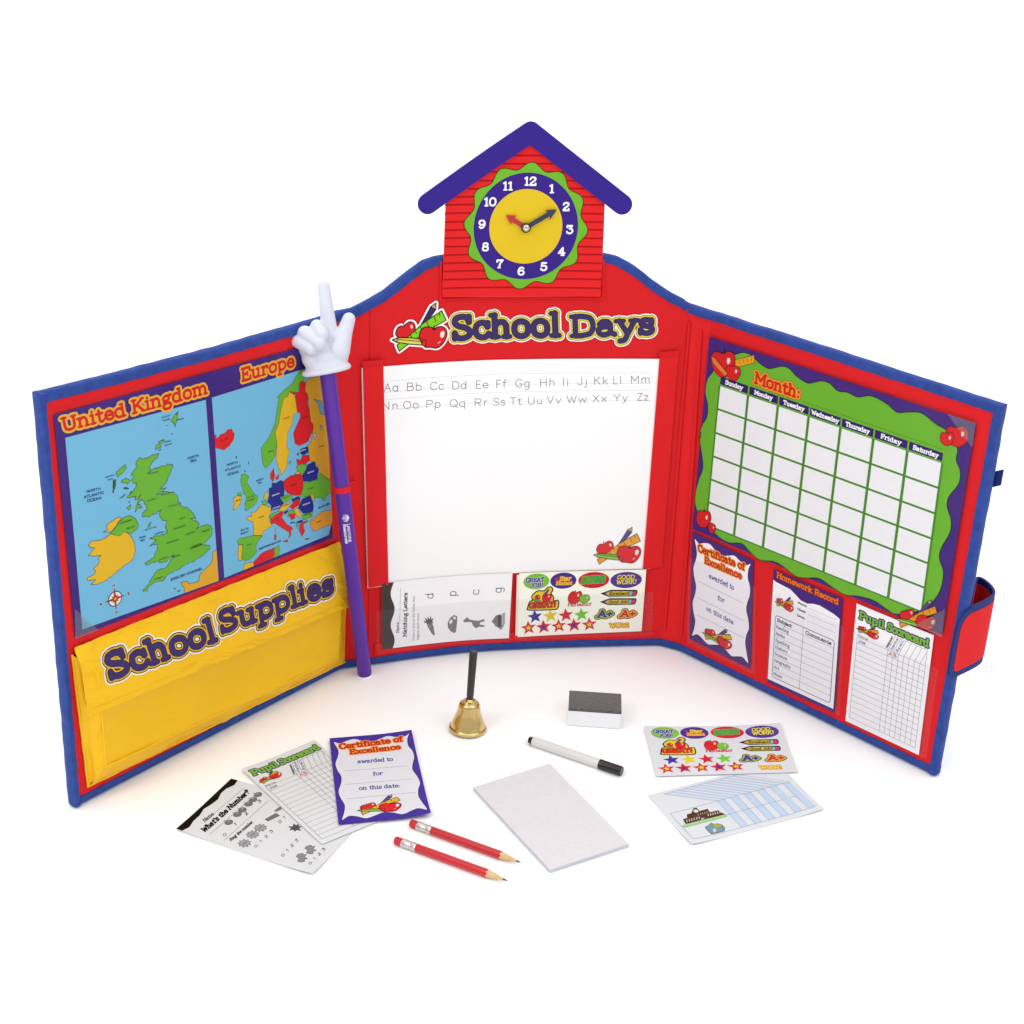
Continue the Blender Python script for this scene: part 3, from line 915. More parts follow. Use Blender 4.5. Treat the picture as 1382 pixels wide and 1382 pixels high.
def quad(c3, wr, name, thick=0.001, nu=60, nv=30, parent=None):
    P_ = Patch(c3, [(0, 0), (1, 0), (1, 1), (0, 1)], wr)
    V, F = slab_grid(P_.P, np.linspace(0, 1, nu), np.linspace(0, 1, nv), -thick, 0.0)
    return auto_smooth(obj(name, V, F, YEL, parent or BOARD), 50)


FTL, FTR, FBR, FBL = B3(136, 945, 0.019), B3(462, 810, 0.013), B3(456, 889, 0.012), B3(143, 1035, 0.019)
quad([FTL, FTR, FBR, FBL], lambda u, v: wrinkle(0.0030, 4, 2.5, 7.0)(u, v) + crease(u, v, 3, 2.4, 21.0, .0014) - 0.009 * np.sin(np.pi * np.clip(u, 0, 1)) ** .6 * np.sin(np.pi * np.clip(v, 0, 1)), 'pocket_front')
STL, SBL, SBR, STR = B3(97.5, 884, 0.0015), B3(119, 1062, 0.0015), B3(465, 893, 0.0015), B3(467, 812, 0.0015)
quad([STL, FTL + (FTL - FBL) * 0.42, FBL, SBL], wrinkle(0.0024, 3, 4, 9.0), 'pocket_gusset', nu=20, nv=50)
quad([FBL, FBR, SBR, SBL], wrinkle(0.0028, 11, 2, 11.0), 'pocket_gusset', nu=80, nv=14)
quad([FTR, STR, SBR, FBR], wrinkle(0.0012, 3, 4, 13.0), 'pocket_gusset', nu=12, nv=30)


def tube(name, pts, r, m, parent, seg=8):
    V, F = [], []
    pts = [Vector(p) for p in pts]
    for i, p in enumerate(pts):
        t = (pts[min(i + 1, len(pts) - 1)] - pts[max(i - 1, 0)]).normalized()
        a = t.orthogonal().normalized(); b = t.cross(a)
        a = (Vector((0, 0, 1)) - t * t.z).normalized() if abs(t.z) < .9 else (Vector((1, 0, 0)) - t * t.x).normalized(); b = t.cross(a)
        for k in range(seg):
            w = 2 * math.pi * k / seg
            V.append(p + (a * math.cos(w) + b * math.sin(w)) * r)
    for i in range(len(pts) - 1):
        for k in range(seg): F.append((i * seg + k, i * seg + (k + 1) % seg, (i + 1) * seg + (k + 1) % seg, (i + 1) * seg + k))
    F.append(tuple(range(seg))[::-1]); F.append(tuple((len(pts) - 1) * seg + k for k in range(seg)))
    return auto_smooth(obj(name, V, F, m, parent), 50)


def seg3(a, b, k=30, amp=0.0006, seed=0):
    a, b = np.array(a), np.array(b)
    return [a + (b - a) * i / k + amp * np.array(noise.noise_vector(Vector((i * .5, seed, 0)))) for i in range(k + 1)]


tube('piping', seg3(FBL, FBR, 50, .0008, 1), 0.0013, YEL, BOARD)
tube('piping', seg3(FBL, FTL, 20, .0005, 2), 0.0014, YEL, BOARD)
tube('piping', seg3(SBL + np.array([0, 0, .001]), SBR, 60, .0007, 3), 0.0016, YEL, BOARD)
tube('piping', seg3(STL, SBL, 30, .0005, 4), 0.0016, YEL, BOARD)

PUR, YLW, BLK, WHT, ORG = '#43366b', '#efd044', '#1e1a20', '#f7f6f3', '#f29a2c'
# lettering decal on the flap
S = Sheet(fc, FLAP, 0.0005); S.z(70, 740, 3.071)
S.run = 3.0
S.text('School', (238, 552), (690, 388), (205, 440), 1.08, [(5.6, '#f4f1e6'), (3.5, '#241d22'), (2.3, '#e8b52e'), (0.55, '#241d22'), (0, PUR)], 0)
S.text('Supplies', (700, 360), (1168, 190), (680, 262), 1.08, [(5.6, '#f4f1e6'), (3.5, '#241d22'), (2.3, '#e8b52e'), (0.55, '#241d22'), (0, PUR)], 6)
S.finish('school_supplies_lettering', '#ffffff', INK, parent=flap, base=False)


# ------------------------------------------------------------------ clip art (apples, ruler, pencils) in units 0..100
def clip_art(s, org, xv, yv, layer, edge=0.8, ruler='#f0a72c', pa='#5e4a94', pb='#7cba3c', border=0.0, green=False, d=None):
    """traced over a box of 760 x 580 trace units"""
    org, xv, yv = np.array(org, float), np.array(xv, float), np.array(yv, float)
    sc = np.linalg.norm(xv)
    d = d or max(0.14, min(0.4, sc * 0.006))
    def q(t):
        p = np.array(pts_of(t)); return org + np.outer((p[:, 0] - 240) / 740, xv) + np.outer((945 - p[:, 1]) / 575, yv)
    e = edge * sc / 60
    A1 = catmull(q('290,700 318,642 365,622 400,632 430,604 480,580 530,600 550,650 540,700 500,750 450,780 400,770 340,770 300,745'), 4, True)
    RU = q('300,862 480,745 640,625 760,555 910,475 965,595 800,670 620,770 470,850 330,942')
    P1 = q('620,645 700,520 765,415 830,455 770,530 690,600'); P1t = q('765,415 835,375 830,455')
    P2 = q('308,770 480,782 650,815 635,885 460,860 300,825'); P2t = q('240,790 308,770 300,825')
    ER = q('640,815 690,830 678,905 632,885')
    A2 = catmull(q('605,745 640,682 700,660 760,668 800,692 840,676 900,670 950,700 970,760 945,840 890,905 830,935 740,920 680,915 630,860 605,800'), 4, True)
    if border > 0:
        allp = np.vstack([A1, RU, P1, P1t, P2, P2t, A2])
        (X, Y), x0, y0 = s.grid(allp, border, 0.45)
        Fm = np.full(X.shape, 99.0)
        for p in (A1, RU, P1, P1t, P2, P2t, A2): Fm = np.minimum(Fm, poly_sdf(X, Y, p))
        s.fill(Fm, x0, y0, 0.45, border, '#f7f5f2', layer); layer += 1
    s.shape(A1, '#e0282c', layer, e, '#4a1418', d=d)
    s.shape(q('400,640 392,600 398,578 408,582 406,610 410,640'), '#3a2a1c', layer + 2, d=d)
    s.shape(q('480,630 512,618 520,655 500,672'), '#f6dcd8', layer + 2, d=d)
    s.shape(P1, pa, layer, e, '#2b2440', d=d); s.shape(P1t, '#d8b48a', layer + 2, e, '#2b2440', d=d)
    s.shape(RU, ruler, layer + 2, e, '#4b3a18', d=d)
    for a, b in [('540,690', '565,735'), ('610,640', '635,685'), ('700,590', '730,650'), ('800,530', '830,605'), ('480,745', '500,780'), ('870,500', '885,540')]:
        s.line(q(a)[0], q(b)[0], e * .8, '#4b3a18', layer + 4)
    s.shape(P2, pb, layer + 5, e, '#25451c', d=d); s.shape(P2t, '#d8b48a', layer + 5, e, '#25451c', d=d)
    s.line(q('315,790')[0], q('640,840')[0], e * .8, '#3e6e22', layer + 7); s.line(q('310,808')[0], q('638,862')[0], e * .8, '#cfe08a', layer + 7)
    s.shape(A2, '#e0282c', layer + 8, e, '#4a1418', d=d)
    s.shape(ER, '#d8323c', layer + 10, e * .7, '#4a1418', d=d)
    s.shape(q('770,700 800,712 830,700 838,690 800,698 770,690'), '#5a1418', layer + 10, d=d)
    s.shape(q('795,700 790,670 800,650 812,655 806,680 806,702'), '#3a2a1c', layer + 11, d=d)
    s.shape(q('882,745 915,722 940,742 930,790 905,815 880,795'), '#f9ebe8', layer + 10, d=d)
    s.shape(q('840,870 880,845 886,855 850,885'), '#f2a8a0', layer + 10, d=d)


def apple(s, t, layer, edge=0.8, col='#e0282c', ec='#5a1418', hl=True, stem=True):
    p = s.L(t); c = p.mean(axis=0); w = p.max(axis=0) - p.min(axis=0)
    s.shape(p, col, layer, edge, ec, smooth=True, d=0.3)
    if hl:
        h = c + w * np.array([.22, .12])
        s.shape([h + w * np.array(k) for k in ((-.06, .08), (.05, .12), (.08, -.02), (0, -.14), (-.06, -.06))], '#fae6e2', layer + 2, d=0.3)
    if stem:
        a = c + w * np.array([0, .36]); s.line(a, a + w * np.array([.03, .18]), max(.6, w[0] * .05), '#3a2a1c', layer + 2)


# School Days decal (rigid print stitched on the centre panel)
S = Sheet([(520, 410), (900, 398), (900, 485), (520, 490)], BD, 0.0006); S.z(480, 380, 3.004)
S.run = 4.0
ink = [(4.4, '#f6f4ee'), (2.75, '#231d1c'), (2.1, '#f0da3c'), (0.35, '#2a2233'), (0, PUR)]
S.text('School', (391, 243), (832, 229), (387, 135), 1.08, ink, 0)
S.text('Days', (872, 230), (1214, 217), (869, 133), 1.08, ink, 0 + 6)
S.z(500, 400, 6.282)
o, a, b = S.L([(185, 470), (655, 435), (175, 85)])
clip_art(S, o, a - o, b - o, 12, edge=1.2, ruler='#86d62c', pa='#383468', pb='#f2d64a', border=3.2)
S.finish('school_days_lettering', '#ffffff', INK, parent=BOARD, base=False)

# --- closing strap that wraps round the right edge
SR = BD.sR0
e3 = B3(1277, 919, 0.018); zb_ = e3[2]
f3 = at_z(1324, 892, zb_)
zt_ = None
for zz in np.arange(zb_, zb_ + .2, .0005):
    if np.linalg.norm(at_z(1338, 800, zz)[:2] - f3[:2]) < 0.0012 * 3 or at_z(1338, 800, zz)[1] < f3[1]: zt_ = zz; break
zt_ = zt_ or zb_ + 0.085
nb = BD.P(np.array([SR - 0.03]), np.array([0.]), -0.017)[0]; nb2 = BD.P(np.array([SR - 0.006]), np.array([0.]), -0.0175)[0]
far = at_z(1320, 779, zt_)
plan = catmull([nb[:2], nb2[:2], far[:2], f3[:2], e3[:2]], 24)
pl = np.r_[0, np.cumsum(np.linalg.norm(np.diff(plan, axis=0), axis=1))]
STR = empty('strap', tuple(BD.P(np.array([SR]), np.array([zb_]), 0)[0]), None, None) if False else None


def strap_band(name, m, k0, k1, off, parent):
    """k0,k1: fraction of the height; off: outward offset; the free end is rounded"""
    V = []; n = len(plan)
    tt = np.gradient(plan, axis=0); tt /= np.linalg.norm(tt, axis=1)[:, None]
    nn = np.c_[tt[:, 1], -tt[:, 0]]
    L = pl[-1]; R = 0.030; hh = zt_ - zb_
    rows = 12
    for side in (1, -1):
        for i in range(n):
            L2 = L - k0; ai = min(pl[i], L2); Rf = max(R - k0, .004); Rb = max(.018 - k0, .004)
            e = max(0.0, (ai - (L2 - Rf)) / Rf); dz = Rf * (1 - math.sqrt(max(0, 1 - e * e)))
            e2 = max(0.0, (ai - (L2 - Rb)) / Rb); dz2 = Rb * (1 - math.sqrt(max(0, 1 - e2 * e2)))
            q0 = np.array([np.interp(ai, pl, plan[:, 0]), np.interp(ai, pl, plan[:, 1])])
            for j in range(rows):
                v = j / (rows - 1)
                lo = zb_ + dz2 + k0; hi = zt_ - dz * .9 - k0
                q = q0 + nn[i] * (off * side)
                V.append((q[0], q[1], lo + (hi - lo) * v))
    F = grid_faces(rows, n) + grid_faces(rows, n, rows * n, True)
    for i in range(n - 1):
        for j in (0, rows - 1): F.append((i * rows + j, (i + 1) * rows + j, rows * n + (i + 1) * rows + j, rows * n + i * rows + j))
    for i in (0, n - 1):
        for j in range(rows - 1): F.append((i * rows + j, i * rows + j + 1, rows * n + i * rows + j + 1, rows * n + i * rows + j))
    return auto_smooth(obj(name, V, F, m, parent), 50)


st = strap_band('closing_strap', NAVY, 0.0, 0, 0.0016, BOARD)
strap_band('strap_face', RED, 0.0085, 0, 0.0021, st)
# small tab peeking out behind the right edge
c_ = BD.inv(1338, 650, -0.014)
V, F = slab_grid(lambda u, v, n: BD.P(SR - 0.01 + u * 0.018, c_[1] - 0.011 + v * .02 + u * .01, -0.0135 + n), np.linspace(0, 1, 4), np.linspace(0, 1, 4), -0.002, 0.0)
obj('back_tab', V, F, NAVY, BOARD)

# ------------------------------------------------------------------ clock house
hc = [(602.5, 280), (815.5, 279), (810.8, 400), (596.5, 400.8)]
pc = B3(704, 400, 0.003)
HOUSE = empty('clock_house', tuple(pc), 'red gabled schoolhouse clock sign with purple roof set in the top of the board', 'clock sign')
S = Sheet(hc, BD, 0.0055); S.z(540, 140, 4.065)
S.run = 5.0
wall = S.L('252,540 716,205 1123,545 1100,1060 232,1062')
cen = S.L('689,674')[0]
# wall body
kk = np.array(wall)
(X, Y), x0, y0 = S.grid(kk, 0, 0.6)
S.fill(poly_sdf(X, Y, kk), x0, y0, 0.6, 0, '#ee2a2c', 0)
rs = random.Random(4)
for k in range(18):
    yz = 283 + k * 45.4
    if yz > 1050: break
    xa, xb = 250 - k * .8, 1124 - k * 1.4
    if yz < 545:
        f = (yz - 222) / (550 - 222); xa = max(xa, 716 - f * 460 - 4); xb = min(xb, 716 + f * 410 + 4)
    p = S.L([(xa, yz + rs.uniform(-2, 2)), (xb, yz + rs.uniform(-2, 2))])
    S.line(p[0] + np.array([0, -1]), p[1] + np.array([0, -1]), 1.6, '#c81c22', 1)
    S.line(p[0], p[1], 1.0, '#a01419', 2)
sc = np.linalg.norm(S.L('975,674')[0] - S.L('403,674')[0]) / 2          # radius of the purple ring, mm
th = np.radians(3.5)
fl = []
for i in range(240):
    a = 2 * math.pi * i / 240
    r = sc * (1.13 + 0.062 * math.cos(12 * (a - math.pi / 2 + th)))
    fl.append((cen[0] + r * math.cos(a), cen[1] + r * math.sin(a)))
S.shape(fl, '#78be35', 3, 1.0, '#3a2a16', d=0.6)
circ = lambda r, k=120: [(cen[0] + r * math.cos(2 * math.pi * i / k), cen[1] + r * math.sin(2 * math.pi * i / k)) for i in range(k)]
S.shape(circ(sc), '#402a8c', 5, d=0.6)
S.shape(circ(sc * 0.70), '#ecc92c', 6, d=0.6)
for k in range(1, 13):
    a = math.pi / 2 - math.radians(30 * k) - th
    c = cen + sc * 0.845 * np.array([math.cos(a), math.sin(a)])
    t = str(k); h = 11.6; w = (9.6 if k != 1 else 7) if k < 10 else (16.5 if k != 11 else 13.5)
    S.text(t, c + [-w / 2, -h / 2], c + [w / 2, -h / 2], c + [-w / 2, h / 2], 1.0, [(0, '#f6f5f8')], 6 + 1, local=True, d=.3)
S.finish('wall', '#ee2a2c', FOAM, parent=HOUSE, base=False)
# solid core behind the printed face
ab = np.array([BD.inv(540 + x / 4.065, 140 + y / 4.065, 0.0055) for x, y in pts_of('252,545 480,381 716,212 920,380 1123,550 1118,700 1110,860 1100,1058 870,1059 660,1060 450,1061 232,1062 240,860 246,700')])


def curved_solid(Pf, poly, n0, n1, d=0.004):
    """outline filled column by column so that it follows the bowed board"""
    p = np.asarray(poly); xs = sorted(set(np.round(np.r_[np.arange(p[:, 0].min(), p[:, 0].max(), d), p[:, 0].max(), p[:, 0]], 6)))
    V, F = [], []
    def spans(x):
        ys = []
        n = len(p)
        for i in range(n):
            a, b = p[i], p[(i + 1) % n]
            if (a[0] > x) != (b[0] > x): ys.append(a[1] + (x - a[0]) / (b[0] - a[0]) * (b[1] - a[1]))
        ys.sort(); return ys
    for xa, xb in zip(xs[:-1], xs[1:]):
        if xb - xa < 1e-5: continue
        e = 1e-7
        A, Bq = spans(xa + e), spans(xb - e)
        if len(A) != len(Bq): continue
        for k in range(0, len(A) - 1, 2):
            quad_ = [(xa, A[k]), (xb, Bq[k]), (xb, Bq[k + 1]), (xa, A[k + 1])]
            b = len(V)
            q = np.array(quad_)
            V += Pf(q[:, 0], q[:, 1], n1).tolist() + Pf(q[:, 0], q[:, 1], n0).tolist()
            F += [(b, b + 1, b + 2, b + 3), (b + 7, b + 6, b + 5, b + 4), (b, b + 4, b + 5, b + 1), (b + 3, b + 2, b + 6, b + 7)]
    n = len(p)
    for i in range(n):
        a, c = p[i], p[(i + 1) % n]
        if abs(a[0] - c[0]) < 2e-4:
            b = len(V); q = np.array([a, c])
            V += Pf(q[:, 0], q[:, 1], n1).tolist() + Pf(q[:, 0], q[:, 1], n0).tolist()
            F.append((b, b + 1, b + 3, b + 2))
    return V, F


V, F = curved_solid(BD.P, ab, 0.0028, 0.0055)
obj('wall_core', V, F, mat('red_foam_core', '#ee2a2c', .6), HOUSE, fix=False)


def stroke_outline(pts, r, k=12):
    """outline of a fat polyline of three points with round ends"""
    p = [np.array(q, float) for q in pts]
    out = []
    def nrm(a, b):
        d = (b - a) / np.linalg.norm(b - a); return np.array([-d[1], d[0]])
    n1, n2 = nrm(p[0], p[1]), nrm(p[1], p[2])
    a0 = math.atan2(n1[1], n1[0])
    for i in range(k + 1): out.append(p[0] + r * np.array([math.cos(a0 + math.pi - math.pi * i / k), math.sin(a0 + math.pi - math.pi * i / k)]))
    b0, b1 = math.atan2(n1[1], n1[0]), math.atan2(n2[1], n2[0])
    for i in range(k + 1): out.append(p[1] + r * np.array([math.cos(b0 + (b1 - b0) * i / k), math.sin(b0 + (b1 - b0) * i / k)]))
    c0 = math.atan2(n2[1], n2[0])
    for i in range(k + 1): out.append(p[2] + r * np.array([math.cos(c0 - math.pi * i / k), math.sin(c0 - math.pi * i / k)]))
    m = n1 + n2; m /= np.linalg.norm(m)
    out.append(p[1] - m * r / (m @ n1))
    return np.array(out)


nr = 0.0085
rp = [BD.inv(577.7, 275.3, nr), BD.inv(716.5, 178.5, nr), BD.inv(840, 276.3, nr)]
rr = abs(BD.inv(577.7 - 13.4, 275, nr)[0] - BD.inv(577.7 + 13.4, 275, nr)[0]) / 2
V, F = curved_solid(BD.P, stroke_outline(rp, rr), 0.0045 + .0015, nr)
obj('roof', V, F, mat('purple_foam', '#3b2a90', 0.6, spec=.08, var=.04, vscale=60, bump=.15, bscale=600), HOUSE, fix=False)
# hands
HN = 0.0078


def hand(name, tip, w, m, n0, ah, aw):
    c = np.array(BD.inv(709.5, 307, HN)); t = np.array(BD.inv(*tip, HN))
    d = t - c; L = np.linalg.norm(d); d /= L; s_ = np.array([-d[1], d[0]])
    P_ = [c - d * w + s_ * w * .5, c - d * w - s_ * w * .5, c + d * (L - ah) - s_ * w * .5, c + d * (L - ah * 1.15) - s_ * aw, t, c + d * (L - ah * 1.15) + s_ * aw, c + d * (L - ah) + s_ * w * .5]
    V, F = prism(BD.P, P_, n0, n0 + 0.0008)
    return obj(name, V, F, m, HOUSE)


hand('hour_hand', (682.5, 290.5), 0.0058, mat('dark_red_plastic', '#c01c20', .3), HN, 0.011, 0.0068)
hand('minute_hand', (751.5, 282.3), 0.0058, mat('navy_plastic', '#18264a', .3), HN + 0.001, 0.012, 0.0068)
q = B3(709.5, 307, HN)
nrm_ = BD.P(*[np.array([v]) for v in BD.inv(709.5, 307, 0)], 1.0)[0] - BD.P(*[np.array([v]) for v in BD.inv(709.5, 307, 0)], 0.0)[0]
V, F = lathe([(0.0062, 0.001), (0.0064, 0.0026), (0.0056, 0.0034)], q, nrm_, 24)
auto_smooth(obj('washer', V, F, mat('black_plastic', '#16161a', .3), HOUSE), 35)
V, F = lathe([(0.0048, 0.0028), (0.0047, 0.0042), (0.0036, 0.0056), (0.0015, 0.0063), (0.0, 0.0064)], q, nrm_, 24)
auto_smooth(obj('brass_pin', V, F, mat('pale_metal', '#d8d2c4', .2, metal=1), HOUSE), 60)

# ------------------------------------------------------------------ the write-on board with the alphabet
S = Sheet([(488, 497), (899, 484.7), (877, 767.7), (496, 794)], BD, 0.0026); S.z(480, 380, 3.004)
S.run = 10
gry = '#77757f'
for a, b in [((112, 405), (1200, 370)), ((112, 450), (1200, 413)), ((115, 480), (1198, 441)), ((118, 521), (1196, 483))]:
    p = S.L([a, b]); S.line(p[0], p[1], 0.35, '#b9bcc8', 0)
for row, (y0_, y1_, h, xs) in enumerate([(447, 411, 34, [145, 237, 330, 420, 512, 590, 678, 778, 852, 920, 995, 1062, 1155]), (519, 481, 32, [140, 225, 315, 415, 507, 582, 650, 727, 805, 897, 990, 1075, 1165])]):
    for k, xc in enumerate(xs):
        c = chr(65 + row * 13 + k); t = c + c.lower()
        adv = sum(glyph(ch, 'sans')[0] for ch in t) + .8
        w = adv * 4.1 * (1 - 0.1 * (k / 13)); yb = y0_ + (y1_ - y0_) * (xc - 115) / 1085
        sl = -(y0_ - y1_) / 1085 * w / 2
        S.text(t, (xc - w / 2, yb - sl), (xc + w / 2, yb + sl), (xc - w / 2, yb - sl - h * (1 - .06 * k / 13)), 0.42, [(0, gry)], 1, font='sans', d=0.3, track=.4)
S.z(780, 680, 11.517)
o, a, b = S.L([(240, 945), (985, 925), (235, 370)])
clip_art(S, o, a - o, b - o, 1, edge=.8)
S.finish('write_on_board', '#fdfdfc', WHITEGLOSS, thick=1.6, label='white write-on board printed with the alphabet held by red strips in the centre panel', cat='whiteboard')

# ------------------------------------------------------------------ maps
MC = [(72.7, 560), (434, 461), (449, 726), (102, 861)]
S = Sheet(MC, BD, 0.0022)
S.run = 9
sea, grn, yl, rd, nv, ol = '#7cc4e6', '#72bd38', '#f0c02c', '#e8262a', '#2b3590', '#4c4a3a'
uk = S.L([(88, 591), (277.7, 539.6), (295, 783.8), (111.2, 849.5)])
eu = S.L([(285.9, 536.7), (437, 489.5), (448.5, 702), (443.5, 722), (302.8, 780)])
S.poly(uk, hexc(sea), 0); S.poly(eu, hexc(sea), 0)
S.z(80, 540, 6.282)
A = lambda t, dy=0: S.L([(x, y + dy) for x, y in pts_of(t)])
BY = 879.5
gb = A('845,450 838,480 800,510 760,565 775,590 745,620 765,612 800,585 870,560 940,540 965,550 950,590 930,640 900,710 870,740 850,752 880,748 905,740 880,767 820,800 860,795 900,775 960,780 1000,810 1010,860 1040,900')
gb2 = A('1080,30 1120,60 1145,100 1160,122 1110,128 1165,140 1185,180 1160,215 1200,190 1250,175 1290,190 1298,230 1290,270 1265,300 1230,335 1225,350 1275,355 1280,375 1245,410 1200,450 1150,480 1100,500 1060,520 1000,560 960,580 910,600 880,655 840,655 800,670 760,700 745,735 715,745 705,735 750,690 780,640 805,590 840,555 900,540 930,500 955,455 975,430 940,450 915,485 870,500 830,485 780,505 740,520 725,500 770,480 810,440 830,390 830,340 790,345 765,365 772,348 800,330 820,310 790,300 765,300 780,285 830,270 880,265 900,250 920,240 900,210 905,170 910,140 880,140 860,120 845,90 855,60 870,45', BY)
gb3 = A('845,940 820,965 780,970 770,990 730,985 700,990 705,960 735,930 740,900 720,870 715,850 700,840 680,862 660,880 672,840 695,800 655,840 638,850 650,810 600,830 575,822 618,775 640,745 660,705 625,700 615,670 632,650 608,630 625,610 640,590 662,560 648,540 665,510 680,490 710,500 760,480 800,465')
GBp = jag(np.vstack([gb, gb2, gb3]).tolist(), 0.85, 3, 1.15)
polys = [(GBp, grn),
         (jag(A('430,250 480,200 500,160 540,120 600,95 650,130 670,180 665,210 610,250 545,235 520,265 500,270', BY).tolist(), .3, 4, 2), grn),
         (jag(A('245,350 270,320 330,310 390,290 430,250 500,270 520,265 545,235 600,260 620,290 635,330 643,380 640,430 620,480 570,510 520,550 470,590 430,620 390,650 340,675 300,685 270,680 290,662 310,645 240,650 232,630 290,600 308,570 285,550 330,510 340,480 330,460 355,437 300,445 245,440 270,410 300,375 260,370', BY).tolist(), .6, 5, 1.8), yl),
         (jag(A('370,240 410,220 400,180 440,150 500,110 525,125 500,150 480,190 440,230 415,242', BY).tolist(), .5, 6, 2), yl),
         (jag(A('480,610 520,575 560,545 570,575 530,620 495,655').tolist(), .5, 7, 1.5), grn), (jag(A('455,680 482,675 472,750 458,782').tolist(), .5, 8, 1.5), '#3f5e2c'),
         (jag(A('520,695 560,660 605,680 580,712 550,700').tolist(), .5, 9, 1.5), grn), (jag(A('570,915 610,880 605,915 585,930').tolist(), .5, 10, 1.5), grn), (jag(A('640,950 655,890 690,880 670,920').tolist(), .4, 11, 1.5), grn),
         (jag(A('812,420 820,385 850,368 865,395 840,412').tolist(), .5, 12, 1.5), grn), (A('840,350 880,335 870,365 845,360'), grn), (A('868,352 890,330 884,350'), grn), (A('842,425 862,412 856,428'), grn), (A('540,745 570,738 590,752 565,756'), '#3f5e2c'), (A('585,865 600,855 596,870'), grn), (A('680,915 700,895 695,918'), grn),
         (A('948,285 958,282 956,292'), grn), (A('905,214 914,212 911,220'), '#3f5e2c'), (A('450,775 462,770 462,788'), '#3f5e2c'), (A('595,790 615,770 610,785'), grn), (A('985,120 1000,100 995,125'), grn), (jag(A('1008,95 1000,150 980,230 968,195 945,175 975,130').tolist(), .6, 13, 1.4), grn),
         (A('750,200 762,165 778,152 768,190', BY), grn), (A('510,835 560,795 550,815', 0), grn), (A('1000,740 1030,728 1015,745', BY), grn), (A('970,720 985,712 980,725', BY), grn), (A('905,830 930,812 955,822 925,845', BY), '#b8a06a'),
         (jag(A('1342,380 1362,655 1060,775 1060,720 1030,665 1080,655 1100,680 1180,655 1190,600 1230,560 1290,500 1300,440 1300,410', BY).tolist(), .3, 14, 2.5), '#ecb02e')]
S.regions(polys, 0.7, ol, 1, uk, d=0.42)
# names on the sea
nvy = '#1c3a74'


def lab(t, x, y, w, h, sl, col=nvy, dy=0, pen=1.1, lay=3):
    h *= 1.12
    S.text(t, (x, y + dy), (x + w, y + dy - sl * w), (x, y + dy - h), pen, [(0, col)], lay, font='sans', d=0.22)


lab('NORTH', 228, 788, 122, 22, .22); lab('ATLANTIC', 206, 836, 172, 24, .24); lab('OCEAN', 234, 868, 124, 24, .22)
lab('NORTH', 1084, 505, 100, 20, .25); lab('SEA', 1108, 530, 55, 20, .25)
lab('ENGLISH CHANNEL', 943, 655, 270, 22, .36, dy=BY); lab('IRISH', 676, 298, 58, 15, .3, dy=BY); lab('SEA', 686, 322, 40, 15, .3, dy=BY)
lab('LONDON', 1108, 388, 104, 22, .36, '#1f2a1c', BY); lab('ISLE OF MAN', 722, 230, 105, 12, .3, dy=BY, pen=.9); lab('LIVERPOOL', 800, 268, 90, 13, .3, '#234c2c', BY, .9)
for t, x, y, w in [('BELFAST', 570, 218, 70), ('LONDONDERRY', 510, 175, 112), ('LEEDS', 1012, 138, 52), ('MANCHESTER', 965, 222, 104), ('LEICESTER', 1070, 268, 76), ('NORWICH', 1208, 245, 66), ('BIRMINGHAM', 908, 342, 106), ('CARDIFF', 846, 482, 74), ('BRISTOL', 962, 460, 66), ('PLYMOUTH', 800, 650, 80)]:
    lab(t, x, y, w, 13, .33, '#1f4a22', BY, .95)
for t, x, y, w in [('INVERNESS', 752, 635, 88), ('GLASGOW', 742, 862, 82), ('EDINBURGH', 862, 812, 88), ('NEWCASTLE', 920, 912, 108), ('SHETLAND', 866, 155, 76), ('ISLANDS', 876, 182, 60), ('LERWICK', 990, 178, 66), ('ORKNEY', 888, 365, 62), ('ISLANDS', 890, 392, 64), ('WESTERN', 386, 662, 80), ('ISLES', 408, 684, 45)]:
    lab(t, x, y, w, 12, .28, '#27485c', 0, .95)
# compass rose
cc = S.L([(472, 804 + BY)])[0]; cr_ = 64 / 6.282 * .95
S.shape([(cc[0] + cr_ * math.cos(a), cc[1] + cr_ * math.sin(a)) for a in np.linspace(0, 2 * math.pi, 40, endpoint=False)], '#3a2a24', 3, d=.3)
S.shape([(cc[0] + cr_ * .88 * math.cos(a), cc[1] + cr_ * .88 * math.sin(a)) for a in np.linspace(0, 2 * math.pi, 40, endpoint=False)], '#f4f0e8', 4, d=.3)
for k in range(4):
    a = math.pi / 4 + k * math.pi / 2
    S.shape([cc + cr_ * .7 * np.array([math.cos(a), math.sin(a)])] + [cc + cr_ * .16 * np.array([math.cos(a + s_), math.sin(a + s_)]) for s_ in (1.6, 3.14, -1.6)], '#3a2a24', 5, d=.25)
for k in range(4):
    a = k * math.pi / 2
    S.shape([cc + cr_ * 1.38 * np.array([math.cos(a), math.sin(a)])] + [cc + cr_ * .26 * np.array([math.cos(a + s_), math.sin(a + s_)]) for s_ in (.8, -.8)], '#d8262a', 6, .3, '#3a2a24', d=.25)
S.ellipse(cc[0], cc[1], 1.8, 1.8, '#e8b52e', 8)
for t, dx, dy in [('N', 0, 1.75), ('E', 1.95, 0), ('S', 0, -1.85), ('W', -2.0, 0)]:
    p = cc + cr_ * np.array([dx, dy]); S.text(t, p + [-2, -2], p + [2, -2], p + [-2, 2], 1.1, [(.5, '#e8eef0'), (0, '#3a2c2c')], 3, local=True, d=.2)
